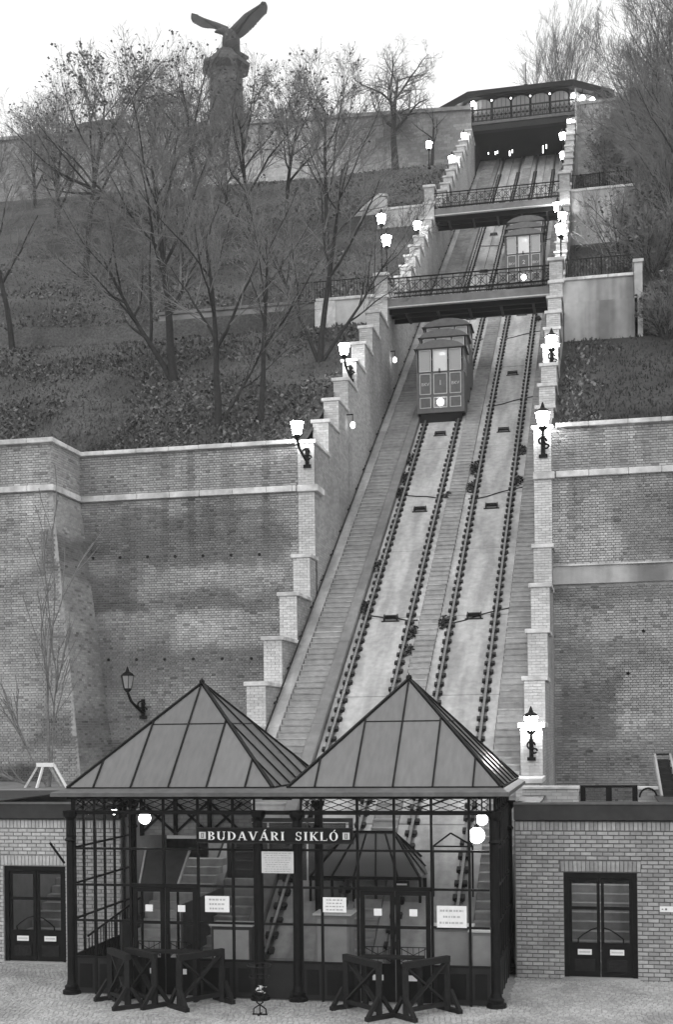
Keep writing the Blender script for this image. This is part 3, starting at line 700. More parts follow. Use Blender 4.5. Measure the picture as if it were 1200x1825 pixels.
# ================================================================== FUNICULAR CARS
def car(label, xc, yf, num):
    mat_c = glass('car_centre_window', .8, .25, .1)
    t = thing('funicular_car', label, 'funicular car', 'funicular cars on the two tracks'); zf = SZ(yf)+.62; w = 1.085
    for k in range(3):
        y0 = yf+1.38*k; z0 = zf+.92*k; y1 = y0+1.38; H = 2.82
        c = MB()
        # frame of the compartment: floor, posts and dado, windows are open in it
        c.box(xc-w, xc+w, y0+.03, y1, z0-.12, z0).box(xc-w, xc+w, y0+.03, y0+.07, z0, z0+1.72)
        c.box(xc-w, xc-w+.04, y0+.07, y1, z0, z0+1.72).box(xc+w-.04, xc+w, y0+.07, y1, z0, z0+1.72)
        for xx in (-w, -w+.62, w-.68, w-.06): c.box(xc+xx, xc+xx+.06, y0+.03, y0+.09, z0+1.72, z0+H)
        c.box(xc-w, xc+w, y0+.03, y0+.09, z0+H-.08, z0+H).box(xc-w, xc-w+.05, y1-.1, y1, z0+1.72, z0+H).box(xc+w-.05, xc+w, y1-.1, y1, z0+1.72, z0+H)
        c.box(xc-w, xc-w+.05, y0+.09, y1-.1, z0+H-.3, z0+H).box(xc+w-.05, xc+w, y0+.09, y1-.1, z0+H-.3, z0+H)
        comp = c.build('compartment', CARB, t)
        cols = [(-.285/2-.36/2-.02-.285/2, .285), (0, .36), (.285/2+.36/2+.02+.285/2, .285)]; cols = [(-.685, .61), (0, .72), (.685, .61)]
        for cx, cw in cols:
            a, d = xc+cx-cw/2+.03, xc+cx+cw/2-.03
            MB().box(a, d, y0+.04, y0+.05, z0+1.76, z0+H-.1).build('window_pane', CARG if cx else mat_c, comp)
            fr = MB()
            def frm(x0, x1, z_0, z_1, s=.035):
                fr.box(x0, x1, y0+.005, y0+.03, z_0, z_0+s).box(x0, x1, y0+.005, y0+.03, z_1-s, z_1).box(x0, x0+s, y0+.005, y0+.03, z_0+s, z_1-s).box(x1-s, x1, y0+.005, y0+.03, z_0+s, z_1-s)
            frm(a, d, z0+1.75, z0+H-.08)
            if k == 0: frm(a+.02, d-.02, z0+.72, z0+1.66, .03); frm(a+.02, d-.02, z0+.1, z0+.58, .03)
            fr.build('panel_trim', CARL, comp)
        for sx in (-w+.01, w-.03):
            MB().box(xc+sx, xc+sx+.02, y0+.15, y1-.14, z0+1.76, z0+H-.32).build('side_window', CARG, comp)
        rf = MB(); prof = [(-w-.1, H-.03)] + [(w*1.09*math.sin(a), H-.03+.36*(math.cos(a)-math.cos(1.25))/(1-math.cos(1.25))) for a in [(-1.25+2.5*i/10) for i in range(11)]] + [(w+.1, H-.03)]
        poly = [(xc+x, y0-.1, z0+z) for x, z in prof] + [(xc+x*.97, y0-.1, z0+z-.06) for x, z in reversed(prof)]
        rf.prism([(xc+x, y0-.1, z0+z) for x, z in prof], (0, 1.5, 0)).build('roof', CARR, t)
        MB().lathe((xc+.05, y0+.5, z0+H-.15), [(.14, -.04), (.16, 0), (.1, .05)], 10).build('cabin_light', LITC, comp)
        # bench back seen through the glass
        MB().box(xc-w+.1, xc+w-.1, y1-.5, y1-.44, z0+.4, z0+1.3).build('bench', INT, comp)
    # wheels, and underframe deepened and blackened to paint in shade below the car
    MB().hexa([(xc-.95, yf+.1, zf-.54), (xc+.95, yf+.1, zf-.54), (xc+.95, yf+4.1, SZ(yf+4.1)+.1), (xc-.95, yf+4.1, SZ(yf+4.1)+.1), (xc-.95, yf+.1, zf-.12), (xc+.95, yf+.1, zf-.12), (xc+.95, yf+4.1, zf+1.8), (xc-.95, yf+4.1, zf+1.8)]).build('underframe', BLACK, t)
    for dy in (.35, 3.6):
        for sx in (-.75, .75):
            MB().tube((xc+sx-.06, yf+dy, SZ(yf+dy)+.42), (xc+sx+.06, yf+dy, SZ(yf+dy)+.42), .27, n=14, caps=True).build('wheel', IRON, t)
    MB().tube((xc, yf-.06, zf+.34), (xc, yf+.04, zf+.34), .15, n=12, caps=True).build('headlight', HEAD, t)
    MB().tube((xc-.03, yf-.03, zf+1.66), (xc-.03, yf-.02, zf+1.86), .03, n=5).build('wiper', IRON, t)
    for x, s, z in ((xc-.685, 'BKV', 1.12), (xc+.685, 'BKV', 1.12), (xc, num, 1.12)):
        fc = bpy.data.curves.new('lettering', 'FONT'); fc.body = s; fc.size = .2 if len(s) > 1 else .34; fc.align_x = 'CENTER'; fc.extrude = .004
        fc.materials.append(CARL); tmp = bpy.data.objects.new('tmp', fc); COL.objects.link(tmp); me = bpy.data.meshes.new_from_object(tmp.evaluated_get(bpy.context.evaluated_depsgraph_get())); bpy.data.objects.remove(tmp); fo = bpy.data.objects.new('lettering', me); COL.objects.link(fo); fo.parent = t; fo.location = (x, yf+.02, zf+z); fo.rotation_euler = (R(90), 0, 0)
    return t
car('lower three-tier funicular car with lit round headlight descending the left track', -7.05, 56.9, '1')
car('upper three-tier funicular car half hidden behind the lower footbridge', -4.2, 73.8, '2')

# ================================================================== LANTERNS
def lantern_head(t, p, s, lit):
    x, y, z = p
    b = MB(); n = 6
    b.lathe((x, y, z), [(.12*s, -.22*s), (.2*s, .17*s)], n); b.build('lantern_glass', lit, t)
    MB().lathe((x, y, z), [(.23*s, .17*s), (.17*s, .24*s), (.07*s, .3*s), (.05*s, .36*s), (.015*s, .46*s)], n).build('lantern_cap', IRON, t)
    MB().lathe((x, y, z), [(.05*s, -.34*s), (.13*s, -.26*s), (.13*s, -.22*s)], n).build('lantern_collar', IRON, t)
    fr = MB()
    for i in range(n):
        a = 2*math.pi*i/n; fr.tube((x+.125*s*math.cos(a), y+.125*s*math.sin(a), z-.22*s), (x+.208*s*math.cos(a), y+.208*s*math.sin(a), z+.17*s), .011*s, n=4)
    fr.build('lantern_frame', IRON, t)
def bracket_lamp(lab, wallp, p, s=1.0, lit=None, unlit=False):
    """wallp: where the scrolled bracket is fixed; p: centre of the lantern"""
    t = thing('wall_lantern', lab, 'lantern', 'scrolled wall lanterns on the piers')
    lantern_head(t, p, s, lit or LIT); b = MB(); w = Vector(wallp); h = Vector(p)-Vector((0, 0, .34*s))
    b.box(w.x-.06*s, w.x+.06*s, w.y-.04, w.y, w.z-.1*s, w.z+.45*s); b.box(w.x-.12*s, w.x+.12*s, w.y-.05, w.y, w.z-.16*s, w.z-.06*s)
    pts = [w+Vector((0, -.04, .05*s)), w+Vector((0, -.04, .05*s)).lerp(h-w, .0), ]
    pts = [w+Vector((0, -.03, 0)), w+(h-w)*.35+Vector((0, -.06, -.05*s)), w+(h-w)*.75+Vector((0, -.04, -.12*s)), h]
    for p0, p1 in zip(pts, pts[1:]): b.tube(p0, p1, .045*s, .04*s, 6)
    for cx, cz, rr in ((.0, .28, .11), (.1, .12, .07)):
        c0 = w+Vector((cx*s, -.12*s, cz*s)); q = [c0+Vector((rr*s*math.cos(a*.8), -.02*a*s, rr*s*math.sin(a*.8))) for a in range(8)]
        for p0, p1 in zip(q, q[1:]): b.tube(p0, p1, .028*s, n=5)
    b.build('bracket', IRON, t); return t
def post_lamp(lab, base, p, s=1.0, lit=None):
    t = thing('lamp_post', lab, 'lamp post', 'lamp posts along the paths and wall tops'); lantern_head(t, p, s, lit or LIT)
    z0 = base; L = p[2]-.34*s-z0
    MB().lathe((p[0], p[1], z0), [(.09*s, 0), (.09*s, .12), (.05*s, .18), (.035*s, L*.5), (.045*s, L*.52), (.03*s, L*.55), (.03*s, L)], 8).build('post', IRON, t); return t
bracket_lamp('lit lantern on the corner pier at the top of the left rampart', (-10.05, 43.06, 14.85), (-10.28, 42.55, 15.97), 1.15)
bracket_lamp('lit lantern on the left stepped wall, above the corner pier', (-10.05, 51.1, 20.0), (-10.2, 50.6, 21.05), 1.15)
post_lamp('lit lantern on the left stepped wall between the two footbridges', 34.0, (-10.18, 72.3, 34.5), 1.15)
post_lamp('lit lamp post by the left wing wall below the upper footbridge, farther of the pair', zleft(-11.6, 66), (-11.21, 66, 32.5), 1.25)
post_lamp('lit lamp post nearer the lower footbridge on the left slope', zleft(-10.9, 64), (-10.62, 64, 30.55), 1.3)
post_lamp('lit lamp post standing before the castle wall left of the upper steps', zleft(-12.8, 98)+.1, (-12.8, 98, 51.0), 1.3, LIT2)
post_lamp('lit lantern on the upper left stepped wall, lower of the two', 46.0, (-10.3, 91.5, 46.75), 1.3, LIT2)
post_lamp('lit lantern high on the upper left stepped wall near the station', 50.8, (-10.2, 99.3, 52.0), 1.2, LIT2)
bracket_lamp('brightest lit lantern, on the pier right of the pyramid roof', (-1.9, 34.26, 4.75), (-1.89, 34.0, 5.62), .95, emis('lamp_glow_near', 80.))
bracket_lamp('lit lantern on the corner pier of the right rampart', (-1.88, 43.06, 14.75), (-1.86, 42.6, 15.77), 1.2)
bracket_lamp('lit lantern on the right stepped wall just below the lower footbridge', (-1.85, 51.1, 19.9), (-1.83, 50.7, 20.74), 1.2)
post_lamp('lit lantern hung on the right gate pier of the upper footbridge', 35.0, (-2.32, 76.6, 36.54), 1.3)
post_lamp('lit lantern on the right wall, middle one below the upper footbridge', 31.0, (-1.85, 69.3, 33.0), 1.25)
post_lamp('lit lantern on the right wall just above the lower footbridge', 28.0, (-1.85, 66.0, 31.07), 1.35)
for lab, p, b0 in (('topmost lit lantern at the right end of the station beam', (-2.0, 101, 52.9), 51.5), ('lit lantern on the right steps just under the station beam', (-2.5, 97, 50.1), 47.6),
              ('lower left lantern of the close pair on the upper right steps', (-2.35, 92.2, 46.5), 44), ('upper right lantern of the close pair on the upper right steps', (-2.05, 94.2, 47.8), 46)):
    post_lamp(lab, b0, p, 1.3, LIT2)
t = bracket_lamp('unlit wall lantern on the left rampart above the left pyramid roof', (-16.22, 43.02, 6.15), (-16.57, 42.4, 7.3), 1.15, glass('unlit_lantern_glass', .5, .35, .1))
for lab, p in (('small white stair light on the left wall, lower one', (-9.55, 48.9, 17.5)), ('small white stair light on the left wall beside the lower car', (-9.6, 59.9, 23.2))):
    o = thing('stair_light', lab, 'light', 'small stair lights on the left wall'); MB().ball((p[0], p[1], p[2]), .1, 8, 6, 1.4).build('bulb', LITC, o)
    MB().bar((-9.8, p[1], p[2]+.42), (p[0]+.02, p[1], p[2]+.42), .04).tube((p[0], p[1], p[2]+.42), (p[0], p[1], p[2]+.12), .015, n=4).build('arm', IRON, o)

# ================================================================== STATION BUILDINGS on the square
def door(parent, x0, x1, z1, y, lab=None):
    d = MB(); xm = (x0+x1)/2
    fr = MB().box(x0, x0+.1, y-.02, y+.12, 0, z1).box(x1-.1, x1, y-.02, y+.12, 0, z1).box(x0+.1, x1-.1, y-.02, y+.12, z1-.12, z1).build('door_frame', IRON, parent)
    for a, c in ((x0+.1, xm-.01), (xm+.01, x1-.1)):
        l = MB().box(a, c, y+.02, y+.07, .04, .78).box(a, a+.07, y+.02, y+.07, .78, z1-.13).box(c-.07, c, y+.02, y+.07, .78, z1-.13).box(a+.07, c-.07, y+.02, y+.07, 1.5, 1.57).box(a+.07, c-.07, y+.02, y+.07, z1-.2, z1-.13)
        leaf = l.build('door_leaf', IRON, parent)
        MB().box(a+.12, c-.12, y+.0, y+.02, .16, .42).build('kick_panel', TIMB, leaf)
        MB().box(a+.075, c-.075, y+.04, y+.05, .79, 1.49).build('pane', PANE, leaf); MB().box(a+.075, c-.075, y+.04, y+.05, 1.58, z1-.21).build('pane', PANE, leaf)
        MB().box((a+c)/2-.15, (a+c)/2+.15, y+.005, y+.018, .52, .64).build('push_plate', WHITE, leaf)
        MB().box((a+c)/2-.12, (a+c)/2+.12, y+.001, y+.004, .565, .60).build('plate_print', PAPER, leaf)
        s = 1 if a > xm-.1 else -1; x_in = xm+s*.06; x_out = xm+s*.48
        hb = [(x_in, y-.03, 1.12), (xm+s*.2, y-.05, 1.08), (xm+s*.36, y-.05, .98), (x_out, y-.05, .88), (x_out, y-.03, .78)]
        b = MB()
        for p, q in zip(hb, hb[1:]): b.tube(p, q, .016, n=6)
        b.build('handle', IRON, leaf)
    MB().box(x0-.05, x1+.05, y-.1, y+.14, -.02, .035).build('threshold', CONG, parent)
def station(label, x0, x1, dx0, dx1, keyx, plate=None):
    BRF, BRFs, MORT = plate or (globals()['BRF'], globals()['BRFs'], globals()['MORT'])
    t = thing('station_building', label, 'building'); H = 3.44
    z1 = 2.32
    MB().box(x0, dx0, 28.0, 28.35, -.05, H).box(dx1, x1, 28.0, 28.35, -.05, H).box(dx0, dx1, 28.0, 28.35, z1, H).build('wall_core', MORT, t)
    holes = [(dx0, dx1, 0, z1), (dx0-.08, dx1+.08, z1, z1+.27)]
    brick_face(t, x0+.02, x1, 0, H-.25, 28.0, .235, .0895, BRF, BRFs, holes, 300, key=lambda s: abs(s[0]-keyx)*1.0+abs(s[1]-1.2)*.2)
    me = unit_brick(); me.materials.append(BRF)
    x = dx0-.06
    while x < dx1+.05: place('lintel_brick', me, t, (x+.04, 27.968, z1+.135), (.078, .05, .25), (0, (x-(dx0+dx1)/2)*.06, 0)); x += .09
    x = max(x0+.03, keyx-3.2)
    while x < min(x1, keyx+3.2): place('soldier_brick', me, t, (x+.04, 27.962+rnd(-.004, .004), H-.11), (.082, .05, .21)); x += .094
    MB().box(x0, x1, 27.86, 28.4, H+.03, 3.81).build('roof_fascia', BAND, t); MB().box(x0, dx0-.5, 27.9, 34, 3.815, 3.84).box(dx1+.5, x1, 27.9, 34, 3.815, 3.84).build('roof', BAND, t)
    MB().box(x0, x1, 27.83, 27.92, 3.81, 3.86).build('gutter_lip', GUT, t)
    MB().box(x0, dx0-.3, 28.36, 34, 0, H).build('side_room', MORT, t) if False else None
    door(t, dx0, dx1, z1, 28.06)
    # stairs seen through the door panes
    for k in range(9): MB().box(dx0-.3, dx1+.3, 29.2+k*.3, 29.55+k*.3, -.02+k*.18, .16+k*.18).build('inner_step', CONC, t)
    MB().box(dx0-.45, dx0-.33, 28.4, 33.8, 0, H).box(dx1+.33, dx1+.45, 28.4, 33.8, 0, H).build('inner_wall', INT, t)
    return t
sr = station('brick station building with double glazed doors right of the pavilion', -1.95, 9.0, -.89, .67, -.2)
o = tag(MB().box(1.14, 1.42, 27.93, 27.965, 1.5, 1.62).build('wall_plate', WHITE), 'small white plate on the brick wall right of the door', 'sign')
MB().box(1.25, 1.29, 27.924, 27.93, 1.54, 1.58).box(1.18, 1.21, 27.926, 27.93, 1.55, 1.57).build('plate_print', INK, o)
station('pale brick station building with double doors at the left edge', -24, -11.15, -14.15, -12.56, -13.2,
        (mat('pale_station_brick', .46, .85, 14, .1, .12, .8, (1, 1, 1), .4, 60, 'obj', .13), mat('pale_station_brick_field', .46, .85, 14, .1, .12, .8, (1, 1, 1), .4, 60, 'isl', .13), mat('pale_mortar', .28, .95, 10, .2, .1)))
# roof-top pieces behind the right building
o = thing('roof_parapet', 'low brick parapet behind the right roof beside the pier', 'wall'); MB().box(-1.95, -.6, 31, 31.3, 3.6, 4.0).build('wall_face', BSX, o); MB().box(-1.97, -.58, 30.96, 31.34, 4.0, 4.06).build('coping', CAP, o)
o = thing('roof_parapet', 'second short brick parapet on the right roof beyond the black frame', 'wall'); MB().box(.8, 2.8, 31, 31.3, 3.6, 3.98).build('wall_face', BSX, o); MB().box(.79, 2.82, 30.96, 31.34, 3.98, 4.04).build('coping', CAP, o)
o = thing('roof_window_frame', 'black double window frame standing on the right roof', 'frame')
MB().box(-.56, -.44, 31, 31.1, 3.7, 4.02).box(.04, .18, 31, 31.1, 3.7, 4.02).box(.66, .78, 31, 31.1, 3.7, 4.02).box(-.56, .78, 31, 31.1, 4.02, 4.08).build('frame_bars', IRON, o)
MB().box(-.44, .66, 31.04, 31.06, 3.72, 4.02).build('pane', PANE, o)
o = thing('iron_hoop', 'curved black iron hoop beside the roof skylight', 'hoop'); b = MB()
q = [(1.02+.2*math.cos(math.pi*k/8), 30.8, 3.8+.22*math.sin(math.pi*k/8)) for k in range(9)]
for p0, p1 in zip(q, q[1:]): b.tube(p0, p1, .025, n=6)
b.build('hoop_bar', IRON, o)
o = thing('roof_skylight', 'slanted ladder-like skylight rising from the right roof', 'skylight')
MB().bar((1.32, 30.4, 3.8), (1.22, 31.8, 4.75), .05, .16).bar((1.72, 30.4, 3.8), (1.58, 31.8, 4.75), .05, .16).build('side_rail', CONG, o)
for k in range(7): u = k/6; MB().box(1.34-.1*u, 1.70-.13*u, 30.4+1.4*u, 30.47+1.4*u, 3.82+.95*u, 3.87+.95*u).build('rung', IRON2, o)
MB().hexa([(1.3, 30.5, 3.78), (1.7, 30.5, 3.78), (1.56, 31.9, 4.65), (1.2, 31.9, 4.65), (1.3, 30.5, 3.8), (1.7, 30.5, 3.8), (1.56, 31.9, 4.68), (1.2, 31.9, 4.68)]).build('skylight_panel', IRON2, o)

# ================================================================== PAVILION
P = thing('entrance_pavilion', 'black iron and glass pavilion with twin pyramid glass roofs', 'pavilion')
YF = 24.9; YB = 29.4; XL, XM, XRr = -11.05, -6.5, -2.12
def column(x, y, zt=3.86, r=.095):
    MB().lathe((x, y, 0), [(.2, 0), (.2, .07), (.15, .1), (.16, .16), (r+.02, .2), (r, .3), (r*.92, 3.2), (r+.03, 3.24), (r*.95, 3.3), (r*.92, zt-.2), (.14, zt-.12), (.17, zt)], 14).build('column', IRON, P, smooth=False)
for x in (XL, -6.93, -6.13, XRr): column(x, YF)
for x in (XL, XM, XRr): column(x, 28.5)
xs = [-10.95, -10.5, -9.71, -8.98, -8.23, -7.48, -7.02]; xs2 = [-6.03, -5.61, -4.87, -4.12, -3.37, -2.62, -2.2]
zs = [0.78, 1.55, 2.30, 3.06, 3.80]
DL, DR = (-9.71, -8.23), (-4.87, -3.37)                          # door bays
ume = bpy.data.meshes.new('glass_pane'); ume.from_pydata([(0, 0, 0), (1, 0, 0), (1, 0, 1), (0, 0, 1)], [], [(0, 1, 2, 3)]); ume.materials.append(PANE)
def bars(name, lst, w=.045, d=.06): 
    for (x0, z0, x1, z1) in lst: MB().box(min(x0, x1)-(w/2 if x0 == x1 else 0), max(x0, x1)+(w/2 if x0 == x1 else 0), YF-d/2, YF+d/2, min(z0, z1)-(w/2 if z0 == z1 else 0), max(z0, z1)+(w/2 if z0 == z1 else 0)).build(name, IRON, P)
for xx, D in ((xs, DL), (xs2, DR)):
    for i, x in enumerate(xx):
        inner_door = D[0]+.01 < x < D[1]-.01
        z0 = 2.3 if inner_door else 0
        bars('mullion', [(x, z0, x, 4.1)], .05 if 0 < i < len(xx)-1 else .035)
    for z in zs:
        for a, c in zip(xx, xx[1:]):
            if z < 2.0 and D[0]-.01 < (a+c)/2 < D[1]+.01: continue
            MB().box(a+.026, c-.026, YF-.025, YF+.025, z-.022, z+.022).build('glazing_bar', IRON, P)
    for a, c in zip(xx, xx[1:]):
        isd = D[0]-.01 < (a+c)/2 < D[1]+.01
        for z0, z1 in zip(zs, zs[1:]):
            if isd and z0 < 2.2: continue
            place('glass_pane', ume, P, (a+.02, YF+.005, z0+.02), (c-a-.04, 1, z1-z0-.04))
        if not isd:
            MB().box(a+.026, c-.026, YF-.015, YF+.015, .03, .755).build('base_panel', IRON2, P); MB().box(a+.09, c-.09, YF-.03, YF-.015, .14, .64).build('raised_panel', IRON, P) if c-a > .4 else None
        f = MB()
        f.bar((a+.03, YF, 3.86), (c-.03, YF, 4.1), .018).bar((a+.03, YF, 4.1), (c-.03, YF, 3.86), .018); m = (a+c)/2
        f.bar((m, YF, 3.86), (a+.03, YF, 3.98), .014).bar((m, YF, 3.86), (c-.03, YF, 3.98), .014).bar((m, YF, 4.1), (a+.03, YF, 3.98), .014).bar((m, YF, 4.1), (c-.03, YF, 3.98), .014)
        f.build('frieze_lattice', IRON, P)
    # double doors
    xm = (D[0]+D[1])/2
    for a, c, s in ((D[0]+.04, xm-.01, -1), (xm+.01, D[1]-.04, 1)):
        l = MB().box(a, c, YF+.0, YF+.045, .04, .8).box(a, a+.09, YF, YF+.045, .8, 2.25).box(c-.09, c, YF, YF+.045, .8, 2.25).box(a+.09, c-.09, YF, YF+.045, 2.17, 2.25).box(a+.09, c-.09, YF, YF+.045, 1.5, 1.56)
        leaf = l.build('door_leaf', IRON, P)
        for z0, z1 in ((.82, 1.48), (1.58, 2.15)): place('door_pane', ume, leaf, (a+.09, YF+.02, z0), (c-a-.18, 1, z1-z0))
        g = MB(); g.bar((a+.09, YF-.01, .85), (c-.09, YF-.01, 1.12), .014).bar((a+.09, YF-.01, 1.12), (c-.09, YF-.01, .85), .014).bar((a+.09, YF-.01, 1.14), (c-.09, YF-.01, 1.14), .016)
        for k in range(5): xk = a+.12+k*(c-a-.24)/4; g.bar((xk, YF-.01, .84), (xk, YF-.01, 1.13), .01)
        g.build('door_grille', IRON, leaf)
        MB().tube((xm+s*.07, YF-.05, 1.0), (xm+s*.07, YF-.05, 1.3), .014, n=6).build('handle', IRON2, leaf)
        px = (a+c)/2; MB().box(px-.11, px+.11, YF-.014, YF-.004, .47, .58).build('push_plate', WHITE, leaf)
        MB().box(px-.07, px+.09, YF-.002, YF+.012, 1.76, 1.9).build('small_notice', WHITE, leaf)
    MB().box(D[0], D[1], YF-.03, YF+.03, 2.26, 2.34).build('door_head', IRON, P)
# link bay between the two halves, behind the name board
for z in zs + [4.1]: MB().box(-6.84, -6.22, YF-.025, YF+.025, z-.022, z+.022).build('glazing_bar', IRON, P)
for z0, z1 in zip(zs, zs[1:]): place('glass_pane', ume, P, (-6.84, YF+.005, z0+.02), (.62, 1, z1-z0-.04))
MB().box(-6.84, -6.22, YF-.015, YF+.015, .03, .755).build('base_panel', IRON2, P)
# sides
for x in (XL, XRr):
    ys = [25.02+i*.58 for i in range(7)]
    for i, y in enumerate(ys): MB().box(x-.025, x+.025, y-.02, y+.02, 0, 4.1).build('mullion', IRON, P)
    for a, c in zip(ys, ys[1:]):
        for z in zs: MB().box(x-.022, x+.022, a+.02, c-.02, z-.02, z+.02).build('glazing_bar', IRON, P)
        for z0, z1 in zip(zs, zs[1:]): place('glass_pane', ume, P, (x, a+.02, z0+.02), (c-a-.04, 1, z1-z0-.04), (0, 0, R(90)))
        MB().box(x-.012, x+.012, a+.02, c-.02, .03, .755).build('base_panel', IRON2, P)
        MB().bar((x, a+.02, 3.86), (x, c-.02, 4.1), .018).bar((x, a+.02, 4.1), (x, c-.02, 3.86), .018).build('frieze_lattice', IRON, P)
MB().box(XL-.05, XRr+.05, YF-.06, YF+.06, 4.1, 4.16).box(XL-.05, XRr+.05, YF-.05, YF+.05, 3.80, 3.86).build('frieze_beam', IRON, P)
MB().box(XL-.06, XL+.06, YF+.06, YB, 4.1, 4.16).box(XRr-.06, XRr+.06, YF+.06, YB, 4.1, 4.16).box(XL-.06, XRr+.06, YB-.1, YB, 4.0, 4.16).build('side_beam', IRON, P)
MB().box(XL-.18, XRr+.22, 24.5, YB+.2, 4.16, 4.19).build('gutter_soffit', IRON, P)
# gutter: sloping sheet around the eaves, open where the pyramids sit
g = MB(); o0 = [(-11.3, 24.45), (-1.8, 24.45), (-1.8, 29.7), (-11.3, 29.7)]; i0 = [(-11.02, 24.72), (-1.97, 24.72), (-1.97, 29.4), (-11.02, 29.4)]
for k in range(4):
    a, c = o0[k], o0[(k+1) % 4]; d, e = i0[(k+1) % 4], i0[k]
    g.hexa([(a[0], a[1], 4.17), (c[0], c[1], 4.17), (d[0], d[1], 4.17), (e[0], e[1], 4.17), (a[0], a[1], 4.25), (c[0], c[1], 4.25), (d[0], d[1], 4.33), (e[0], e[1], 4.33)])
g.build('gutter', GUT, P)
MB().box(-6.56, -6.3, 24.72, 29.4, 4.2, 4.325).build('valley_gutter', GUT, P)
# pyramid roofs
def pyramid(xa, xb):
    ya, yb2, ze, za = 24.74, 29.38, 4.33, 6.56; A = Vector(((xa+xb)/2, (ya+yb2)/2, za))
    cs = [Vector((xa, ya, ze)), Vector((xb, ya, ze)), Vector((xb, yb2, ze)), Vector((xa, yb2, ze))]
    hip = MB()
    for c in cs: hip.bar(c, A, .07, .09)
    hip.build('hip_bar', IRON, P)
    MB().ball(tuple(A+Vector((0, 0, .04))), .07, 8, 5).tube(tuple(A), tuple(A+Vector((0, 0, .16))), .05, .0, 6).build('finial', IRON, P)
    for k in range(4):
        p, q = cs[k], cs[(k+1) % 4]; d = q-p; m = (p+q)/2; s = A-m; L = d.length
        nrm = d.cross(s).normalized()
        def at(u, v): return p + d*u + s*v                       # u along the eave, v up the slope
        def top_(u): return 1-abs(2*u-1)
        us = [0, .13, .315, .5, .685, .87, 1]
        for u in us[1:-1]:
            if abs(u-.5) < .01: vv = .97
            else: vv = top_(u)
            MB().bar(at(u, .0)+nrm*.02, at(u, vv)+nrm*.02, .03, .05, nrm).build('roof_rib', IRON, P)
        MB().bar(at(.315, .59)+nrm*.015, at(.685, .59)+nrm*.015, .022, .02, nrm).build('roof_bar', IRON, P)
        for u0, u1 in zip(us, us[1:]):
            poly = [at(u0, .005), at(u1, .005)]
            if u1 < 1: poly.append(at(u1, top_(u1)))
            if u0 > 0 : poly.append(at(u0, top_(u0)))
            MB().prism(poly, nrm*.012).build('roof_pane', ROOFG, P)
        MB().bar(p, q, .06, .05).build('eave_bar', IRON, P)
pyramid(-11.03, -6.58); pyramid(-6.26, -1.96)
FL = mat('pavilion_floor', .22, .7, 4, .15); MB().box(XL, XRr, YF+.03, 33, -.05, .012).build('floor', FL, P)

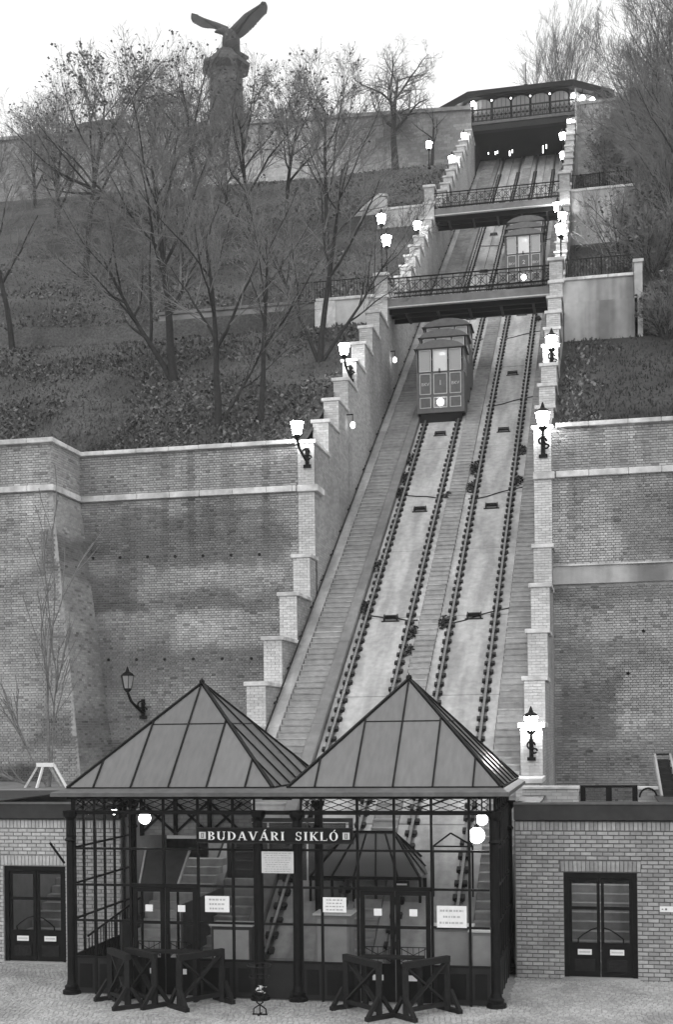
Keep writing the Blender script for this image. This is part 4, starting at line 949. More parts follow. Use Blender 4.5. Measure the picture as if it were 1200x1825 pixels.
# ---- name board and its lettering
def glyph(ch, x, y, z, h):
    """serif capital drawn with strokes, returned as a mesh; width also returned"""
    b = MB(); T, t = h*.17, h*.065; w = {'I': .3, 'S': .55, 'A': .78, 'V': .78, 'D': .74, 'O': .74, 'U': .74, 'B': .62, 'R': .7, 'K': .72, 'L': .6}[ch[0]]*h
    def st(x0, z0, x1, z1, wd): 
        b.prism([(x+x0*w-wd/2, y, z+z0*h), (x+x0*w+wd/2, y, z+z0*h), (x+x1*w+wd/2, y, z+z1*h), (x+x1*w-wd/2, y, z+z1*h)], (0, .012, 0))
    def hz(x0, x1, zz, th): b.box(x+x0*w, x+x1*w, y, y+.012, z+zz*h-th/2, z+zz*h+th/2)
    def arc(cx, cz, rx, rz, a0, a1, n=12, thick=None):
        for i in range(n):
            p = [R(a0+(a1-a0)*(i+j)/n) for j in (0, 1)]
            pts = []
            for a in p:
                th = (t + (T-t)*abs(math.cos(a))) if thick is None else thick
                pts.append(((cx*w+(rx*w)*math.cos(a), cz*h+rz*h*math.sin(a)), (cx*w+(rx*w-th)*math.cos(a), cz*h+(rz*h-th*.55)*math.sin(a))))
            (o1, i1), (o2, i2) = pts
            b.prism([(x+o1[0], y, z+o1[1]), (x+o2[0], y, z+o2[1]), (x+i2[0], y, z+i2[1]), (x+i1[0], y, z+i1[1])], (0, .012, 0))
    c = ch[0]
    if c == 'I': st(.5, 0, .5, 1, T); hz(0, 1, .03, t); hz(0, 1, .97, t)
    if c in 'BRDKL': st(.2, 0, .2, 1, T); hz(0, .42, .03, t); hz(0, .42, .97, t)
    if c == 'L': hz(.2, 1, .03, t); b.prism([(x+w, y, z), (x+w, y, z+.28*h), (x+.88*w, y, z)], (0, .012, 0))
    if c == 'D': arc(.28, .5, .72, .5, -90, 90); 
    if c == 'B': arc(.3, .75, .6, .25, -90, 90, 8); arc(.3, .26, .7, .26, -90, 90, 8); hz(.2, .4, .5, t)
    if c == 'R': arc(.3, .74, .6, .26, -90, 90, 8); st(.5, .5, .9, 0, T); hz(.75, 1.05, .03, t); hz(.2, .45, .48, t)
    if c == 'K': st(.26, .42, .85, .97, t*1.2); st(.42, .55, .88, 0, T); hz(.65, 1.02, .97, t); hz(.7, 1.08, .03, t)
    if c == 'A': st(.1, 0, .48, 1, t*1.1); st(.86, 0, .5, 1, T); hz(.25, .72, .33, t); hz(-.05, .25, .03, t); hz(.68, 1.05, .03, t)
    if c == 'V': st(.5, 0, .14, 1, T); st(.52, 0, .88, 1, t*1.1); hz(-.05, .32, .97, t); hz(.74, 1.05, .97, t)
    if c == 'U': st(.17, .3, .17, 1, T); st(.85, .3, .85, 1, t); hz(0, .36, .97, t); hz(.7, 1.02, .97, t); arc(.5, .32, .43, .33, 180, 360, 10)
    if c == 'O': arc(.5, .5, .5, .52, 0, 360, 20)
    if c == 'S': arc(.5, .74, .42, .27, 20, 270, 12, t*1.5); arc(.5, .27, .45, .28, -160, 90, 12, t*1.7); st(.88, .7, .88, .98, t); st(.1, .05, .1, .32, t)
    if len(ch) > 1: b.prism([(x+.45*w, y, z+1.06*h), (x+.57*w, y, z+1.06*h), (x+.75*w, y, z+1.25*h), (x+.6*w, y, z+1.25*h)], (0, .012, 0))
    return b, w
sg = thing('name_board', 'long black name board reading BUDAVÁRI SIKLÓ in white serif capitals', 'sign')
MB().box(-8.17, -4.93, 24.66, 24.72, 3.23, 3.51).build('board', IRON, sg)
MB().box(-8.19, -4.91, 24.65, 24.73, 3.51, 3.53).box(-8.19, -4.91, 24.65, 24.73, 3.21, 3.23).build('board_edge', IRON2, sg)
txt = ['B', 'U', 'D', 'A', 'V', 'A´', 'R', 'I', ' ', 'S', 'I', 'K', 'L', 'O´']; h = .175; tot = 0; gap = .037; gl = []
for c in txt:
    if c == ' ': tot += .14; continue
    _, w = glyph(c, 0, 0, 0, h); tot += w+gap
x = -7.93; k = (2.76-.0)/tot
for c in txt:
    if c == ' ': x += .14*k; continue
    b, w = glyph(c, 0, 0, 0, h)
    b.v = [(vx*k+x, vy+24.645, vz+3.275) for vx, vy, vz in b.v]; b.build('letter', WHITE, sg); x += (w+gap)*k
for cx in (-8.05, -5.05):
    MB().box(cx-.07, cx+.07, 24.648, 24.66, 3.3, 3.44).build('emblem', PAPER, sg); MB().box(cx-.03, cx-.01, 24.643, 24.648, 3.32, 3.42).box(cx+.01, cx+.03, 24.643, 24.648, 3.32, 3.42).box(cx-.03, cx+.03, 24.643, 24.648, 3.32, 3.335).box(cx-.03, cx+.03, 24.643, 24.648, 3.405, 3.42).build('emblem_mark', INK, sg)
def notice(lab, x0, x1, z0, z1, y, m, rows, ink=INK, th=.016):
    o = thing('notice', lab, 'notice', 'printed notices fixed to the pavilion front'); MB().box(x0, x1, y, y+.012, z0, z1).build('sheet', m, o)
    p = MB(); W = x1-x0; H = z1-z0
    for r in range(rows):
        z = z1-H*(r+.8)/(rows+.6); ww = W*rnd(.55, .85); x = (x0+x1)/2-ww/2
        while x < (x0+x1)/2+ww/2:
            l = rnd(.02, .07); p.box(x, min(x+l, (x0+x1)/2+ww/2), y-.003, y-.001, z-th/2, z+th/2); x += l+rnd(.012, .025)
    p.build('print', ink, o, 'stuff'); return o
notice('large grey board of fine print between the twin middle columns', -6.84, -6.17, 2.60, 3.04, 24.78, PAPER, 9, mat('faint_ink', .3, .7), .012)
notice('white paper notice on the glass left of the twin columns', -8.07, -7.55, 1.78, 2.11, 24.83, WHITE, 3, mat('grey_ink', .42, .7), .035)
notice('white paper notice on the glass just right of the twin columns', -5.58, -5.1, 1.82, 2.12, 24.83, WHITE, 4, mat('grey_ink', .42, .7), .025)
notice('white paper notice on the glass right of the right-hand doors', -3.27, -2.68, 1.56, 1.99, 24.83, WHITE, 3, mat('grey_ink', .42, .7), .04)

# ---- things inside the pavilion
for lab, p, r in (('round globe lamp hanging inside the left half of the pavilion', (-9.8, 26, 3.62), .13), ('big globe lamp hanging at the right end of the pavilion', (-2.6, 26.2, 3.27), .17),
             ('small globe lamp high at the left side of the pavilion', (-10.75, 26.6, 3.72), .07), ('second globe lamp above the big one at the right end', (-2.62, 27.6, 3.5), .13)):
    o = thing('globe_lamp', lab, 'lamp', 'globe lamps inside the pavilion'); MB().ball(p, r, 14, 10).build('globe', GLOBE, o)
    MB().tube((p[0], p[1], p[2]+r), (p[0], p[1], 4.16), .015, n=6).lathe((p[0], p[1], p[2]+r), [(.05, -.02), (.05, .04)], 8).build('hanger', IRON, o)
o = thing('ticket_booth', 'small glazed booth with hipped roof inside the right half', 'booth')
cs = [(-7.05, 30.0), (-4.35, 30.0), (-4.2, 31.8), (-6.9, 31.8)]
b = MB(); b.v = [(x, y, 1.92) for x, y in cs]+[(-6.25, 30.8, 2.93), (-5.1, 30.8, 2.93)]; b.f = [(0, 1, 5, 4), (1, 2, 5), (2, 3, 4, 5), (3, 0, 4)]; b.build('roof', glass('booth_roof_glass', .16, .25, .2), o)
b = MB()
for (xx, yy) in cs: b.bar((xx, yy, 1.92), (-6.25 if xx < -5.5 else -5.1, 30.8, 2.95), .05)
b.bar((-6.25, 30.8, 2.95), (-5.1, 30.8, 2.95), .06)
for u in (.2, .4, .6, .8): b.bar((-7.05+2.7*u, 30, 1.94), (-6.25+1.15*u, 30.8, 2.95), .035)
for u in (.33, .66): b.bar((-4.35+.15*u, 30+1.8*u, 1.94), (-5.1, 30.8, 2.95), .035)
b.build('roof_rib', IRON, o)
MB().box(-7.08, -4.32, 29.97, 30.03, 1.86, 1.94).build('eave', IRON, o)
for i in range(6): x = -7.05+i*.54; MB().box(x-.03, x+.03, 29.98, 30.04, 0, 1.87).build('post', IRON, o)
for i in range(1, 5): y = 30+i*.45; MB().box(-4.36+.05*i-.03, -4.3+.05*i, y-.03, y+.03, 0, 1.87).build('post', IRON, o)
MB().box(-7.0, -4.4, 30.0, 30.02, .9, 1.85).build('pane', PANE, o); MB().box(-7.0, -4.4, 30.0, 30.02, 0, .9).build('panel', IRON2, o)
MB().box(-4.95, -4.6, 29.9, 29.95, 1.7, 1.85).build('number_box', IRON, o); MB().box(-4.9, -4.65, 29.89, 29.9, 1.75, 1.79).build('light_strip', WHITE, o)
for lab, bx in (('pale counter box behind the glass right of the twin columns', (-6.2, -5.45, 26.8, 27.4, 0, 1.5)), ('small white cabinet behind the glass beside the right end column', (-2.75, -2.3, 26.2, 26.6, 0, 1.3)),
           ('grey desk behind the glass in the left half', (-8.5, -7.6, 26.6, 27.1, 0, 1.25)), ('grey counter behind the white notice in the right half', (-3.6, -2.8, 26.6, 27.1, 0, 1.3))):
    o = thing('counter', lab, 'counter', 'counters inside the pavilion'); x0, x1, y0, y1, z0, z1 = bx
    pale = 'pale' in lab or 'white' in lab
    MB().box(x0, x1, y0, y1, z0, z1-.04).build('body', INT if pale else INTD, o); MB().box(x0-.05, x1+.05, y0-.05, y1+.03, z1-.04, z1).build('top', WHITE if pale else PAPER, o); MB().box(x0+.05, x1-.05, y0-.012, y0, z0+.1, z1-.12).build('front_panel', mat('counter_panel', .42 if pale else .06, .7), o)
t = thing('added_partition', 'added dark panelled partition with a high pane, dimming the view behind the twin middle columns', 'partition')  # added screen that darkens what shows through the glass
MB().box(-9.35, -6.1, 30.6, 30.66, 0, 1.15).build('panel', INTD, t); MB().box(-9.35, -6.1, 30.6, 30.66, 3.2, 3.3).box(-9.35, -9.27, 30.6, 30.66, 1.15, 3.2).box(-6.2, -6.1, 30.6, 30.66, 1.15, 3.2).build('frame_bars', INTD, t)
for a in (-9.26, -8.25, -7.24): MB().box(a, a+.96, 30.62, 30.64, 1.17, 3.18).build('pane', glass('darkening_glass', .05, .35, .1), t)
t = thing('entry_stairs', 'short flight of pale steps behind the left pavilion doors', 'stairs')
for k in range(12): MB().box(-10.75, -9.35, 27.0+k*.29, 27.35+k*.29, .2+k*.175, .375+k*.175).build('step', CONC, t)
MB().box(-10.8, -10.75, 27.0, 30.6, 0, 1.2).box(-9.35, -9.3, 27.0, 30.6, 0, 1.6).build('stair_side', INTD, t)
t = thing('stair_awning', 'dark sloping awning over the steps inside the left half', 'awning')
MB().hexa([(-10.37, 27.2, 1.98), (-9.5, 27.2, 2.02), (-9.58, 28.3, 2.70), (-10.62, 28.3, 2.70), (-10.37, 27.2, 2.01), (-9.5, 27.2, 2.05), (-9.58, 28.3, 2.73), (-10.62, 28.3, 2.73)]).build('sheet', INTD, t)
MB().bar((-9.47, 27.18, 2.02), (-9.55, 28.32, 2.74), .05, .06).bar((-10.4, 27.18, 1.98), (-10.65, 28.32, 2.74), .04, .06).bar((-10.4, 27.17, 2.0), (-9.47, 27.17, 2.03), .03, .04).build('edge_bar', CARL, t)
for x in (-10.36, -9.5): MB().tube((x, 27.25, 0), (x, 27.25, 2.0), .03, n=6).build('post', IRON, t)
t = thing('braced_screen', 'timber screen with crossed braces behind the left half of the pavilion', 'screen')
MB().box(-10.9, -8.2, 28.8, 28.85, 3.02, 3.9).build('brick_infill', BSX, t)
for i in range(3):
    x = -10.9+i*.85; MB().bar((x, 28.75, 3.08), (x+.8, 28.75, 3.8), .05).bar((x+.8, 28.75, 3.08), (x, 28.75, 3.8), .05).build('brace', TIMB, t); MB().box(x-.05, x+.03, 28.7, 28.8, 3.0, 3.9).build('post', TIMB, t)
MB().box(-10.25, -9.5, 28.66, 28.7, 2.94, 3.02).box(-9.42, -8.75, 28.66, 28.7, 2.94, 3.02).build('rail', WHITE, t)
t = thing('barrier_frame', 'small gable-shaped frame behind the right half of the pavilion', 'frame')
b = MB(); pp = [(-4.05, 30.2, 2.66), (-3.62, 30.2, 2.98), (-3.1, 30.2, 2.68), (-3.1, 30.2, 2.2), (-4.05, 30.2, 2.66)]
for p0, p1 in zip(pp[:2], pp[1:3]): b.bar(p0, p1, .04)
b.bar((-4.05, 30.2, 2.66), (-3.1, 30.2, 2.66), .035).tube((-4.05, 30.2, 0), (-4.05, 30.2, 2.66), .025, n=6).tube((-3.1, 30.2, 0), (-3.1, 30.2, 2.68), .025, n=6); b.build('frame_bars', IRON, t)
t = thing('stair_railing', 'iron baluster railing along the inside of the left glass wall', 'railing')
MB().tube((-10.85, 25.3, 1.15), (-10.85, 28.4, 1.55), .025, n=6).tube((-10.85, 25.3, .3), (-10.85, 28.4, .7), .02, n=6).build('rail_bar', IRON, t)
for i in range(20): y = 25.35+i*.16; MB().tube((-10.85, y, .3+(i*.16)*.13), (-10.85, y, 1.15+(i*.16)*.13), .012, n=4).build('baluster', IRON, t)

# ---- folding timber barriers before the doors
def barrier(lab, a, c):
    """frame standing between floor points a and c with crossed braces and spread feet"""
    t = thing('timber_barrier', lab, 'barrier', 'dark timber crowd barriers before the doors'); a = Vector((*a, 0)); c = Vector((*c, 0)); d = (c-a).normalized(); n = Vector((-d.y, d.x, 0)); U = Vector((0, 0, 1)); H = 1.02
    MB().bar(a+U*H, c+U*H, .11, .12).build('top_rail', TIMB, t); MB().bar(a+U*.16, c+U*.16, .06, .08).build('bottom_rail', TIMB, t)
    for p in (a, c): MB().bar(p+d*(.04 if p is a else -.04)+U*.03, p+d*(.04 if p is a else -.04)+U*(H-.05), .105).build('post', TIMB, t)
    a2, c2 = a+d*.09, c-d*.09
    MB().bar(a2+U*.2, c2+U*(H-.06), .04, .1, n).build('brace', TIMB, t); MB().bar(a2+U*(H-.06)+n*.036, c2+U*.2+n*.036, .04, .1, n).build('brace', TIMB, t)
    for p in (a, c):
        MB().bar(p-n*.34+U*.04, p+n*.34+U*.04, .1, .08).build('foot', TIMB, t)
        for s in (-1, 1): MB().bar(p+n*.3*s+U*.06, p+n*.04*s+U*.42, .07).build('strut', TIMB, t)
barrier('leftmost timber barrier, swung open before the left doors', (-10.0, 24.4), (-9.3, 23.65))
barrier('second timber barrier from the left, behind the leftmost one', (-9.65, 24.5), (-8.8, 23.85))
barrier('third timber barrier, angled the other way before the left doors', (-8.3, 23.75), (-7.62, 24.6))
barrier('barrier angled left before the right-hand doors', (-5.05, 24.35), (-4.2, 23.55))
barrier('barrier angled right before the right-hand doors', (-3.75, 23.6), (-3.0, 24.45))
def straight(lab, x0, x1, y):
    t = thing('door_bench', lab, 'barrier', 'low timber racks standing against the doors')
    for dy in (0, .1, .2): MB().bar((x0, y+dy, 1.0), (x1, y+dy, 1.0), .06, .05).build('slat', TIMB, t)
    for x in (x0+.08, x1-.08): MB().box(x-.04, x+.04, y-.02, y+.22, 0, .97).build('leg', TIMB, t)
straight('low slatted timber rack against the left pavilion doors', -9.35, -8.1, 24.45)
straight('low slatted timber rack against the right pavilion doors', -4.75, -3.5, 24.45)
# ---- litter basket
t = thing('litter_basket', 'wire litter basket on a scrolled iron foot with paper inside', 'litter bin'); bx, by = -6.57, 23.55
b = MB(); pr = [(.08, .42), (.14, .55), (.2, .75), (.235, .96)]; n = 14
for i in range(n):
    a = 2*math.pi*i/n
    for (r0, z0), (r1, z1) in zip(pr, pr[1:]): b.tube((bx+r0*math.cos(a), by+r0*math.sin(a), z0), (bx+r1*math.cos(a), by+r1*math.sin(a), z1), .0045, n=4)
b.build('wire_cage', IRON, t)
for r, z in ((.235, .96), (.2, .75), (.09, .44)):
    b = MB(); q = [(bx+r*math.cos(k*math.pi/8), by+r*math.sin(k*math.pi/8), z) for k in range(17)]
    for p0, p1 in zip(q, q[1:]): b.tube(p0, p1, .011 if z > .9 else .008, n=5)
    b.build('ring', IRON2, t)
b = MB()
for s in (-1, 1):
    q = [(bx+s*.13, by, 0), (bx+s*.12, by, .12), (bx-s*.07, by, .25), (bx+s*.08, by, .36), (bx+s*.06, by, .44)]
    for p0, p1 in zip(q, q[1:]): b.tube(p0, p1, .014, n=6)
b.tube((bx-.15, by, .015), (bx+.15, by, .015), .015, n=6).tube((bx, by-.12, .015), (bx, by+.12, .015), .015, n=6).tube((bx, by, .02), (bx, by, .2), .012, n=6); b.build('foot', IRON, t)
b = MB()
for k in range(9):
    a, r = rnd(0, 6.28), rnd(0, .08); c0 = Vector((bx+r*math.cos(a), by+r*math.sin(a), rnd(.42, .53))); kk = len(b.v)
    for q in range(4): b.v.append(tuple(c0+Vector((rnd(-.07, .07), rnd(-.07, .07), rnd(-.03, .05)))))
    b.f += [(kk, kk+1, kk+2), (kk, kk+2, kk+3), (kk+1, kk+2, kk+3)]
b.build('waste_paper', WHITE, t)
t = tag(MB().tube((-11.17, 24.85, 2.75), (-11.38, 24.6, 3.2), .025, n=6, caps=True).build('bracket_arm', IRON), 'short black iron arm sticking out from the left end column', 'bracket')

# ================================================================== EAGLE STATUE
E_ = thing('eagle_statue', 'dark bronze eagle statue with raised spread wings on a castle pedestal', 'statue')
YE_ = 125.0
def ep(px, py, dy=0.): return Vector((-37.05+(px-405)/16.65, YE_+dy, 77.25-(py-60)/16.7))
b = MB()                                                     # body, neck and tail as one tapering surface of rings
spine = [((386, 63), .08, -.9), ((392, 61), .25, -.7), ((400, 58), .42, -.3), ((407, 64), .78, 0), ((410, 74), .98, .1), ((412, 86), .85, .2), ((416, 96), .7, .5), ((424, 100), .45, .9)]
rings = []
for (pp, r, dy) in spine: rings.append((ep(*pp, dy), r))
n = 10; k0 = 0
for j, (c, r) in enumerate(rings):
    nx = rings[min(j+1, len(rings)-1)][0]-rings[max(j-1, 0)][0]; nx.normalize(); a = nx.cross(Vector((0, 1, 0))).normalized(); bb = Vector((0, 1, 0))
    for i in range(n): th = 2*math.pi*i/n; b.v.append(tuple(c+(a*math.cos(th)+bb*math.sin(th))*r))
for j in range(len(rings)-1):
    for i in range(n): b.f.append((j*n+i, j*n+(i+1) % n, (j+1)*n+(i+1) % n, (j+1)*n+i))
b.build('body', BRONZE, E_, smooth=True)
MB().tube(ep(404, 88, 0), ep(402, 106, 0), .45, .3, 8).tube(ep(416, 88, .4), ep(416, 108, .4), .42, .3, 8).build('leg', BRONZE, E_)
b = MB()
for i in range(5): u = i/4; p = ep(414+i*1.5, 88, .6); q = ep(420+i*4, 108-i*3, 1.2); b.bar(p, q, .32, .08, (0, 1, 0))
b.build('tail', BRONZE, E_)
def wing(name, root, elbow, tip, feathers):
    w = MB(); w.tube(root, elbow, .5, .32, 8).tube(elbow, tip, .3, .08, 8)
    wo_ = w.build(name, BRONZE, E_)
    f = MB()
    for (t0, end) in feathers:
        base = root.lerp(elbow, t0*2) if t0 < .5 else elbow.lerp(tip, (t0-.5)*2)
        f.bar(base+Vector((0, -.05, 0)), end.lerp(base, .06), .34, .09, (0, 1, 0))
    f.build('feathers', BRONZE, wo_)
rt_, el_, tp_ = ep(414, 58, .1), ep(438, 32, .2), ep(466, 13, .3)
fe = []
for i in range(22):
    u = i/21; ed = [(420, 70), (430, 68), (440, 61), (452, 51), (462, 40), (468, 33), (474, 28), (475, 20), (472, 12), (467, 9)]; s = u*(len(ed)-1); a = int(min(s, len(ed)-2)); px = ed[a][0]+(ed[a+1][0]-ed[a][0])*(s-a); py = ed[a][1]+(ed[a+1][1]-ed[a][1])*(s-a)
    fe.append((min(1, u*1.1), ep(px, py, .2+.02*i)))
wing('wing', rt_, el_, tp_, fe)
rt_, el_, tp_ = ep(402, 56, -.1), ep(384, 44, -.2), ep(354, 27, -.3); fe = []
for i in range(18):
    u = i/17; ed = [(393, 56), (386, 50), (378, 47), (366, 46), (358, 44), (351, 40), (343, 35), (341, 29), (342, 24)]; s = u*(len(ed)-1); a = int(min(s, len(ed)-2)); px = ed[a][0]+(ed[a+1][0]-ed[a][0])*(s-a); py = ed[a][1]+(ed[a+1][1]-ed[a][1])*(s-a)
    fe.append((min(1, u*1.05), ep(px, py, -.2-.02*i)))
wing('wing', rt_, el_, tp_, fe)
px0 = ep(401, 112).x
MB().lathe((px0, YE_, 0), [(1.9, 54.5), (1.8, 70), (1.75, 73.1), (2.1, 73.3), (2.55, 73.6), (2.55, 73.95), (1.75, 74.25), (1.5, 74.8), (1.15, 75.0), (1.0, 75.4)], 8).build('pedestal', mat('dark_stone', .10, .9, 1, .3), E_)

# ================================================================== TREES
def perp(d):
    a = d.cross(Vector((rnd(-1, 1), rnd(-1, 1), rnd(-1, 1)))); return a.normalized() if a.length > 1e-4 else Vector((1, 0, 0))
def tree(label, base, h, spread=.7, lean=(0, 0), forks=None, levels=4, leafy=0, cat='tree', r0=None, name='bare_tree', seed=0, kids=(6, 6, 6, 5), fork_at=.35, group='bare trees on the castle hill', bark=None, wig=.22, rmin=.009):
    random.seed(1000+seed)
    t = thing(name, label, cat, group); tr = MB(); cr = MB(); lf = MB(); r0 = r0 or h*.018; base = Vector(base)
    def limb(p, d, L, r, lev, upb):
        nseg = (7, 6, 4, 3, 2)[min(lev, 4)]; seg = L/nseg; pts = [(p, r)]; d = d.normalized()
        for i in range(nseg):
            d = (d + perp(d)*rnd(0, wig*(1.0 if lev else .45)) + Vector((0, 0, upb))).normalized(); p = p+d*seg; rr = max((rmin*1.5, rmin*1.5, rmin, rmin*.8, rmin*.7)[lev], r*(1-.75*(i+1)/nseg)); pts.append((p, rr))
        m = tr if lev <= 1 else cr; ns = (9, 6, 4, 3, 3)[min(lev, 4)]
        for (a, ra_), (b_, rb) in zip(pts, pts[1:]): m.tube(a, b_ + (b_-a)*.04, ra_, rb, ns)
        if lev < levels:
            kn = kids[min(lev, len(kids)-1)]
            for i in range(kn):
                u = (fork_at if lev == 0 else .15) + (1-(fork_at if lev == 0 else .15))*(i+rnd(.1, .9))/kn
                s = u*nseg; k = min(int(s), nseg-1); q = pts[k][0].lerp(pts[k+1][0], s-k); rq = pts[k][1]*(1-(s-k))+pts[k+1][1]*(s-k)
                dd = (pts[k+1][0]-pts[k][0]).normalized(); side = perp(dd)
                if lev == 0: a = i*2.4+rnd(-.4, .4); side = Vector((math.cos(a), math.sin(a), 0)); side = (side-dd*side.dot(dd)).normalized()
                nd = dd*math.cos(spread)+side*math.sin(spread*rnd(.8, 1.3))
                limb(q, nd, L*(.62 if lev == 0 else .55)*(1.15-u*.5)*rnd(.75, 1.2), rq*.68, lev+1, .06 if lev < 3 else .02)
        elif leafy:
            for q, _ in pts[1:]:
                if rnd(0, 1) < leafy:
                    s = rnd(.06, .12); c = q+Vector((rnd(-.1, .1), rnd(-.1, .1), rnd(-.15, .02))); k = len(lf.v); a = perp(Vector((0, 0, 1)))*s; e = perp(a)*s*.8
                    lf.v += [tuple(c-a), tuple(c-e), tuple(c+a), tuple(c+e)]; lf.f.append((k, k+1, k+2, k+3))
    if forks:
        for (dx, dy, dz, Lf, rf) in forks: limb(base - Vector((0, 0, .2)), Vector((dx, dy, dz)), Lf, rf, 0, .02)
    else: limb(base - Vector((0, 0, .2)), Vector((lean[0], lean[1], 1)), h*.88, r0, 0, .03)
    tr.build('trunk', bark or BARK, t, smooth=True); cr.build('crown', TWIG, t)
    if lf.v: lf.build('leaves', LEAF, t)
    return t
tree('slim bare tree nearest the left corner pier behind the rampart coping', (-12.7, 46.5, zleft(-12.7, 46.5)), 8.0, .5, (.02, 0), seed=1, kids=(6, 5, 5, 4), fork_at=.4, r0=.12)
tree('slim dark tree just left of the one nearest the corner pier', (-14.3, 46.3, zleft(-14.3, 46.3)), 9.0, .6, seed=2, kids=(6, 6, 5, 4), fork_at=.35, forks=[(.0, 0, 1, 7.2, .15), (.55, .1, .9, 4.6, .07)])
tree('forked tree standing at the left path wall beside the iron fence', (-11.9, 53.6, zleft(-11.9, 53.6)), 12, .55, seed=3, kids=(7, 6, 5, 4), fork_at=.38, forks=[(.04, 0, 1, 8.4, .15), (-.35, .15, 1, 5.8, .1), (.62, .1, .95, 5.6, .09)])
tree('largest bare tree with twin leaning trunks in the middle of the left slope', (-18.1, 52.3, zleft(-18.1, 52.3)), 11, .7, seed=4, kids=(10, 8, 7, 6), fork_at=.28, forks=[(-.05, 0, 1, 9.5, .2), (-.62, .1, 1, 7.2, .14)])
tree('thin dark tree at the far left of the slope', (-29.0, 59.0, zleft(-29, 59)), 9.0, .55, seed=5, kids=(8, 7, 6, 5), fork_at=.4)
tree('tall tree still holding dry leaves against the sky at the left', (-30.2, 71.2, zleft(-30.2, 71.2)), 12.3, .55, seed=6, kids=(10, 8, 7, 6), fork_at=.38, leafy=.2, r0=.2)
tree('old tree leaning far to the left on the upper slope', (-29.4, 84, zleft(-29.4, 84)), 10, .55, (-.5, 0), seed=7, kids=(9, 7, 6, 5), fork_at=.2, leafy=.05, r0=.32, forks=[(-.95, 0, .8, 10.5, .26), (.05, .0, 1, 7.0, .15)])
tree('straight dark tree below the castle wall left of the eagle', (-33.5, 93, zleft(-33.5, 93)), 8.5, .55, seed=8, kids=(9, 7, 7, 5), leafy=.05, r0=.22)
tree('tall tree directly below the eagle pedestal', (-25.2, 77.5, 37.6), 10.2, .55, seed=9, kids=(10, 8, 7, 6), fork_at=.3, leafy=.05, r0=.2)
tree('crooked bare tree with a long limb right of the eagle pedestal', (-20.8, 75.2, zleft(-20.8, 75.2)), 10, .6, (-.1, 0), seed=10, kids=(9, 8, 7, 6), wig=.3, leafy=.04, forks=[(-.15, 0, 1, 8.3, .18), (-.3, .1, .8, 6.5, .1)])
tree('twisted bare tree beside the upper path', (-19.4, 77.9, 37.6), 8.8, .6, seed=11, kids=(10, 8, 7, 6), wig=.3, leafy=.04, r0=.16)
tree('upright tree in the middle of the upper left slope', (-15.9, 74.0, zleft(-15.9, 74)), 9.3, .55, seed=12, kids=(10, 8, 7, 6), fork_at=.3, leafy=.04, r0=.16)
tree('gnarled bare tree silhouetted before the castle wall left of the station', (-15.7, 99.5, 50.0), 9.4, .85, seed=13, kids=(9, 8, 7, 6), wig=.42, fork_at=.35, r0=.32)
tree('small crooked tree at the castle wall beside the gnarled one', (-13.0, 101, 50.6), 5.0, .6, seed=14, kids=(5, 5, 4), wig=.4, fork_at=.4, levels=3, r0=.16)
for i, (x, y, hh, lab) in enumerate([(-44, 112, 6.5, 'bare tree on the plateau left of the eagle statue'), (-41.5, 116, 9.6, 'bare tree on the plateau just beside the eagle pedestal'), (-33.0, 113, 9.0, 'bare tree on the plateau right of the eagle pedestal'),
                               (-28.5, 112, 7.8, 'bare tree on the plateau midway between eagle and station'), (-24.0, 110, 5.5, 'low bare tree on the plateau above the castle wall'), (-54.0, 115, 5, 'bare tree on the plateau at the extreme left'), (-37.6, 109, 7.6, 'low bare tree on the plateau right in front of the eagle pedestal')]):
    tree(lab, (x, y, 54.8), hh, .6, seed=20+i, kids=(10, 8, 7, 6), fork_at=.15, leafy=.05, r0=.14, group='bare trees on the castle plateau')
tree('slender upright tree behind the upper station roof', (-3.2, 128, 54.8), 17, .33, seed=30, kids=(9, 7, 6, 5), fork_at=.62, forks=[(-.14, 0, 1, 14.6, .2), (-.05, 0, 1, 15.8, .18), (.03, 0, 1, 14.4, .16)], group='bare trees on the castle plateau')
for i, (x, y, hh, lab) in enumerate([(-41.0, 91, 8.5, 'bare tree among others below the castle wall at the far left'), (-45.5, 97, 7.5, 'bushy bare tree against the castle wall at the left edge'), (-38.5, 86, 8.0, 'bare tree on the upper slope behind the leaning tree'), (-27.5, 92, 7.5, 'bare tree below the castle wall, under the eagle'), (-23.0, 68, 7.0, 'spindly bare tree between the two paths left of centre')]):
    tree(lab, (x, y, zleft(x, y)), hh, .6, seed=90+i, kids=(10, 8, 7, 5), fork_at=.18, leafy=.04, r0=.15)
for i, (x, y, hh, ln, lab) in enumerate([(5.4, 75.5, 14.5, (-.06, 0), 'tallest dense bare tree on the right edge'), (4.4, 81, 10.5, (-.05, 0), 'dense bare tree right of the upper footbridge'), (6.9, 72, 14.5, (-.05, 0), 'dense bare tree cut by the right edge, higher up'),
                                    (4.6, 64.5, 9.5, (-.05, 0), 'many-stemmed bare tree right of the lower path end'), (3.8, 90, 7.0, (0, 0), 'twiggy bare tree below the right castle wall')]):
    b0 = (x, y, zright(x, y)); fk = [(-.42+.0, .05, 1, hh*.68, .12), (-.12, 0, 1, hh*.86, .15), (.2, .1, 1, hh*.85, .14)]
    tree(lab, b0, hh, .5, ln, seed=40+i, kids=(9, 8, 7, 5), fork_at=.15, leafy=0, forks=fk, group='dense bare trees on the right slope')
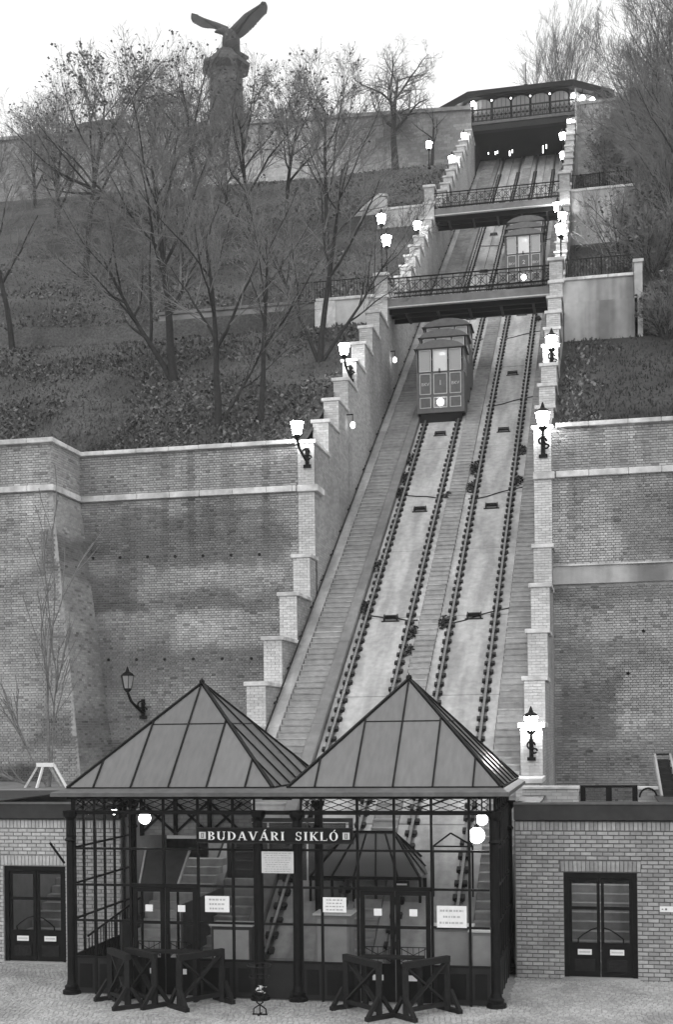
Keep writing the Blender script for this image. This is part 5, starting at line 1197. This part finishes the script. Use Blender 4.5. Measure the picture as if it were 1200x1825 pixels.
for i, (x, y, hh) in enumerate([(1.2, 66, 4.6), (2.6, 62.6, 4.0), (.6, 83, 4.2), (1.6, 88, 4.5), (2.4, 94, 3.6), (1.9, 97.5, 5.2), (3.0, 58.2, 3.0), (3.6, 100.5, 5)]):
    lab = ['twiggy shrub on the right slope above the lower path', 'low shrub at the end of the lower path wall', 'shrub beside the upper right path', 'shrub on the bank below the right rampart', 'shrub nearest the upper right steps', 'tall shrub against the right castle wall', 'shrub hanging over the concrete wall end', 'shrub at the foot of the castle wall by the right edge'][i]
    z0 = zright(x, y); tree(lab, (x, y, z0), hh, .6, seed=60+i, levels=3, kids=(7, 7, 7), leafy=.06, name='shrub', cat='shrub', fork_at=.05, group='shrubs on the right slope', forks=[(rnd(-.6, .6), rnd(-.3, .3), 1, hh*rnd(.6, .9), .045) for _ in range(7)])
# staked sapling on the left roof
t = tree('young bare sapling growing from the left station roof in a white stake frame', (-16.64, 36, 3.85), 6.5, .22, seed=80, levels=2, kids=(5, 3), fork_at=.35, group='saplings', name='sapling', r0=.06, forks=[(.0, 0, 1, 6.4, .05), (-.5, 0, 1, 3.2, .032), (.1, 0, 1, 4.0, .03), (-1.2, 0, .35, 1.7, .02)], bark=BARKL, rmin=.012)
del t['group']
o = thing('stake_frame', 'white timber stake frame around the sapling on the left roof', 'stake frame'); sx, sy, sz = -16.64, 36, 3.85
MB().box(sx-.28, sx+.28, sy-.32, sy-.27, sz+.62, sz+.74).build('crossbar', WHITE, o)
for dx, dy, m_ in ((-.65, -.4, WOODL), (-.2, -.5, WHITE), (.25, .3, WOODL), (.72, -.3, WHITE)): MB().bar((sx+dx, sy+dy, sz-.05), (sx+dx*.35, sy-.25, sz+.7), .06).build('stake', m_, o)
MB().box(-24, -11.3, 34.0, 43, 3.2, 3.84).build('roof_terrace', KERB, None, 'structure')
MB().box(-1.6, 20, 34.3, 43, 2.4, 3.0).build('roof_terrace_east', KERB, None, 'structure')
o = thing('terrace_canopy', 'dark flat canopy edge running back from the pavilion at the left', 'canopy')
MB().hexa([(-12.1, 28.1, 3.87), (-11.35, 28.1, 3.87), (-11.35, 33, 3.95), (-12.1, 33, 3.95), (-12.1, 28.1, 3.93), (-11.35, 28.1, 3.93), (-11.35, 33, 4.1), (-12.1, 33, 4.1)]).build('roof_sheet', BAND, o)

# ================================================================== AIR
hz = MB().box(-110, 110, -8, 300, -2.5, 96).build('haze', None, None, 'stuff')
m = bpy.data.materials.new('haze_air'); m.use_nodes = True; N = m.node_tree.nodes; N.clear()
oo = N.new('ShaderNodeOutputMaterial'); pv = N.new('ShaderNodeVolumePrincipled'); pv.inputs['Density'].default_value = .0005; pv.inputs['Color'].default_value = (.95, .95, .95, 1); pv.inputs['Anisotropy'].default_value = .0
m.node_tree.links.new(pv.outputs[0], oo.inputs['Volume']); hz.data.materials.append(m)
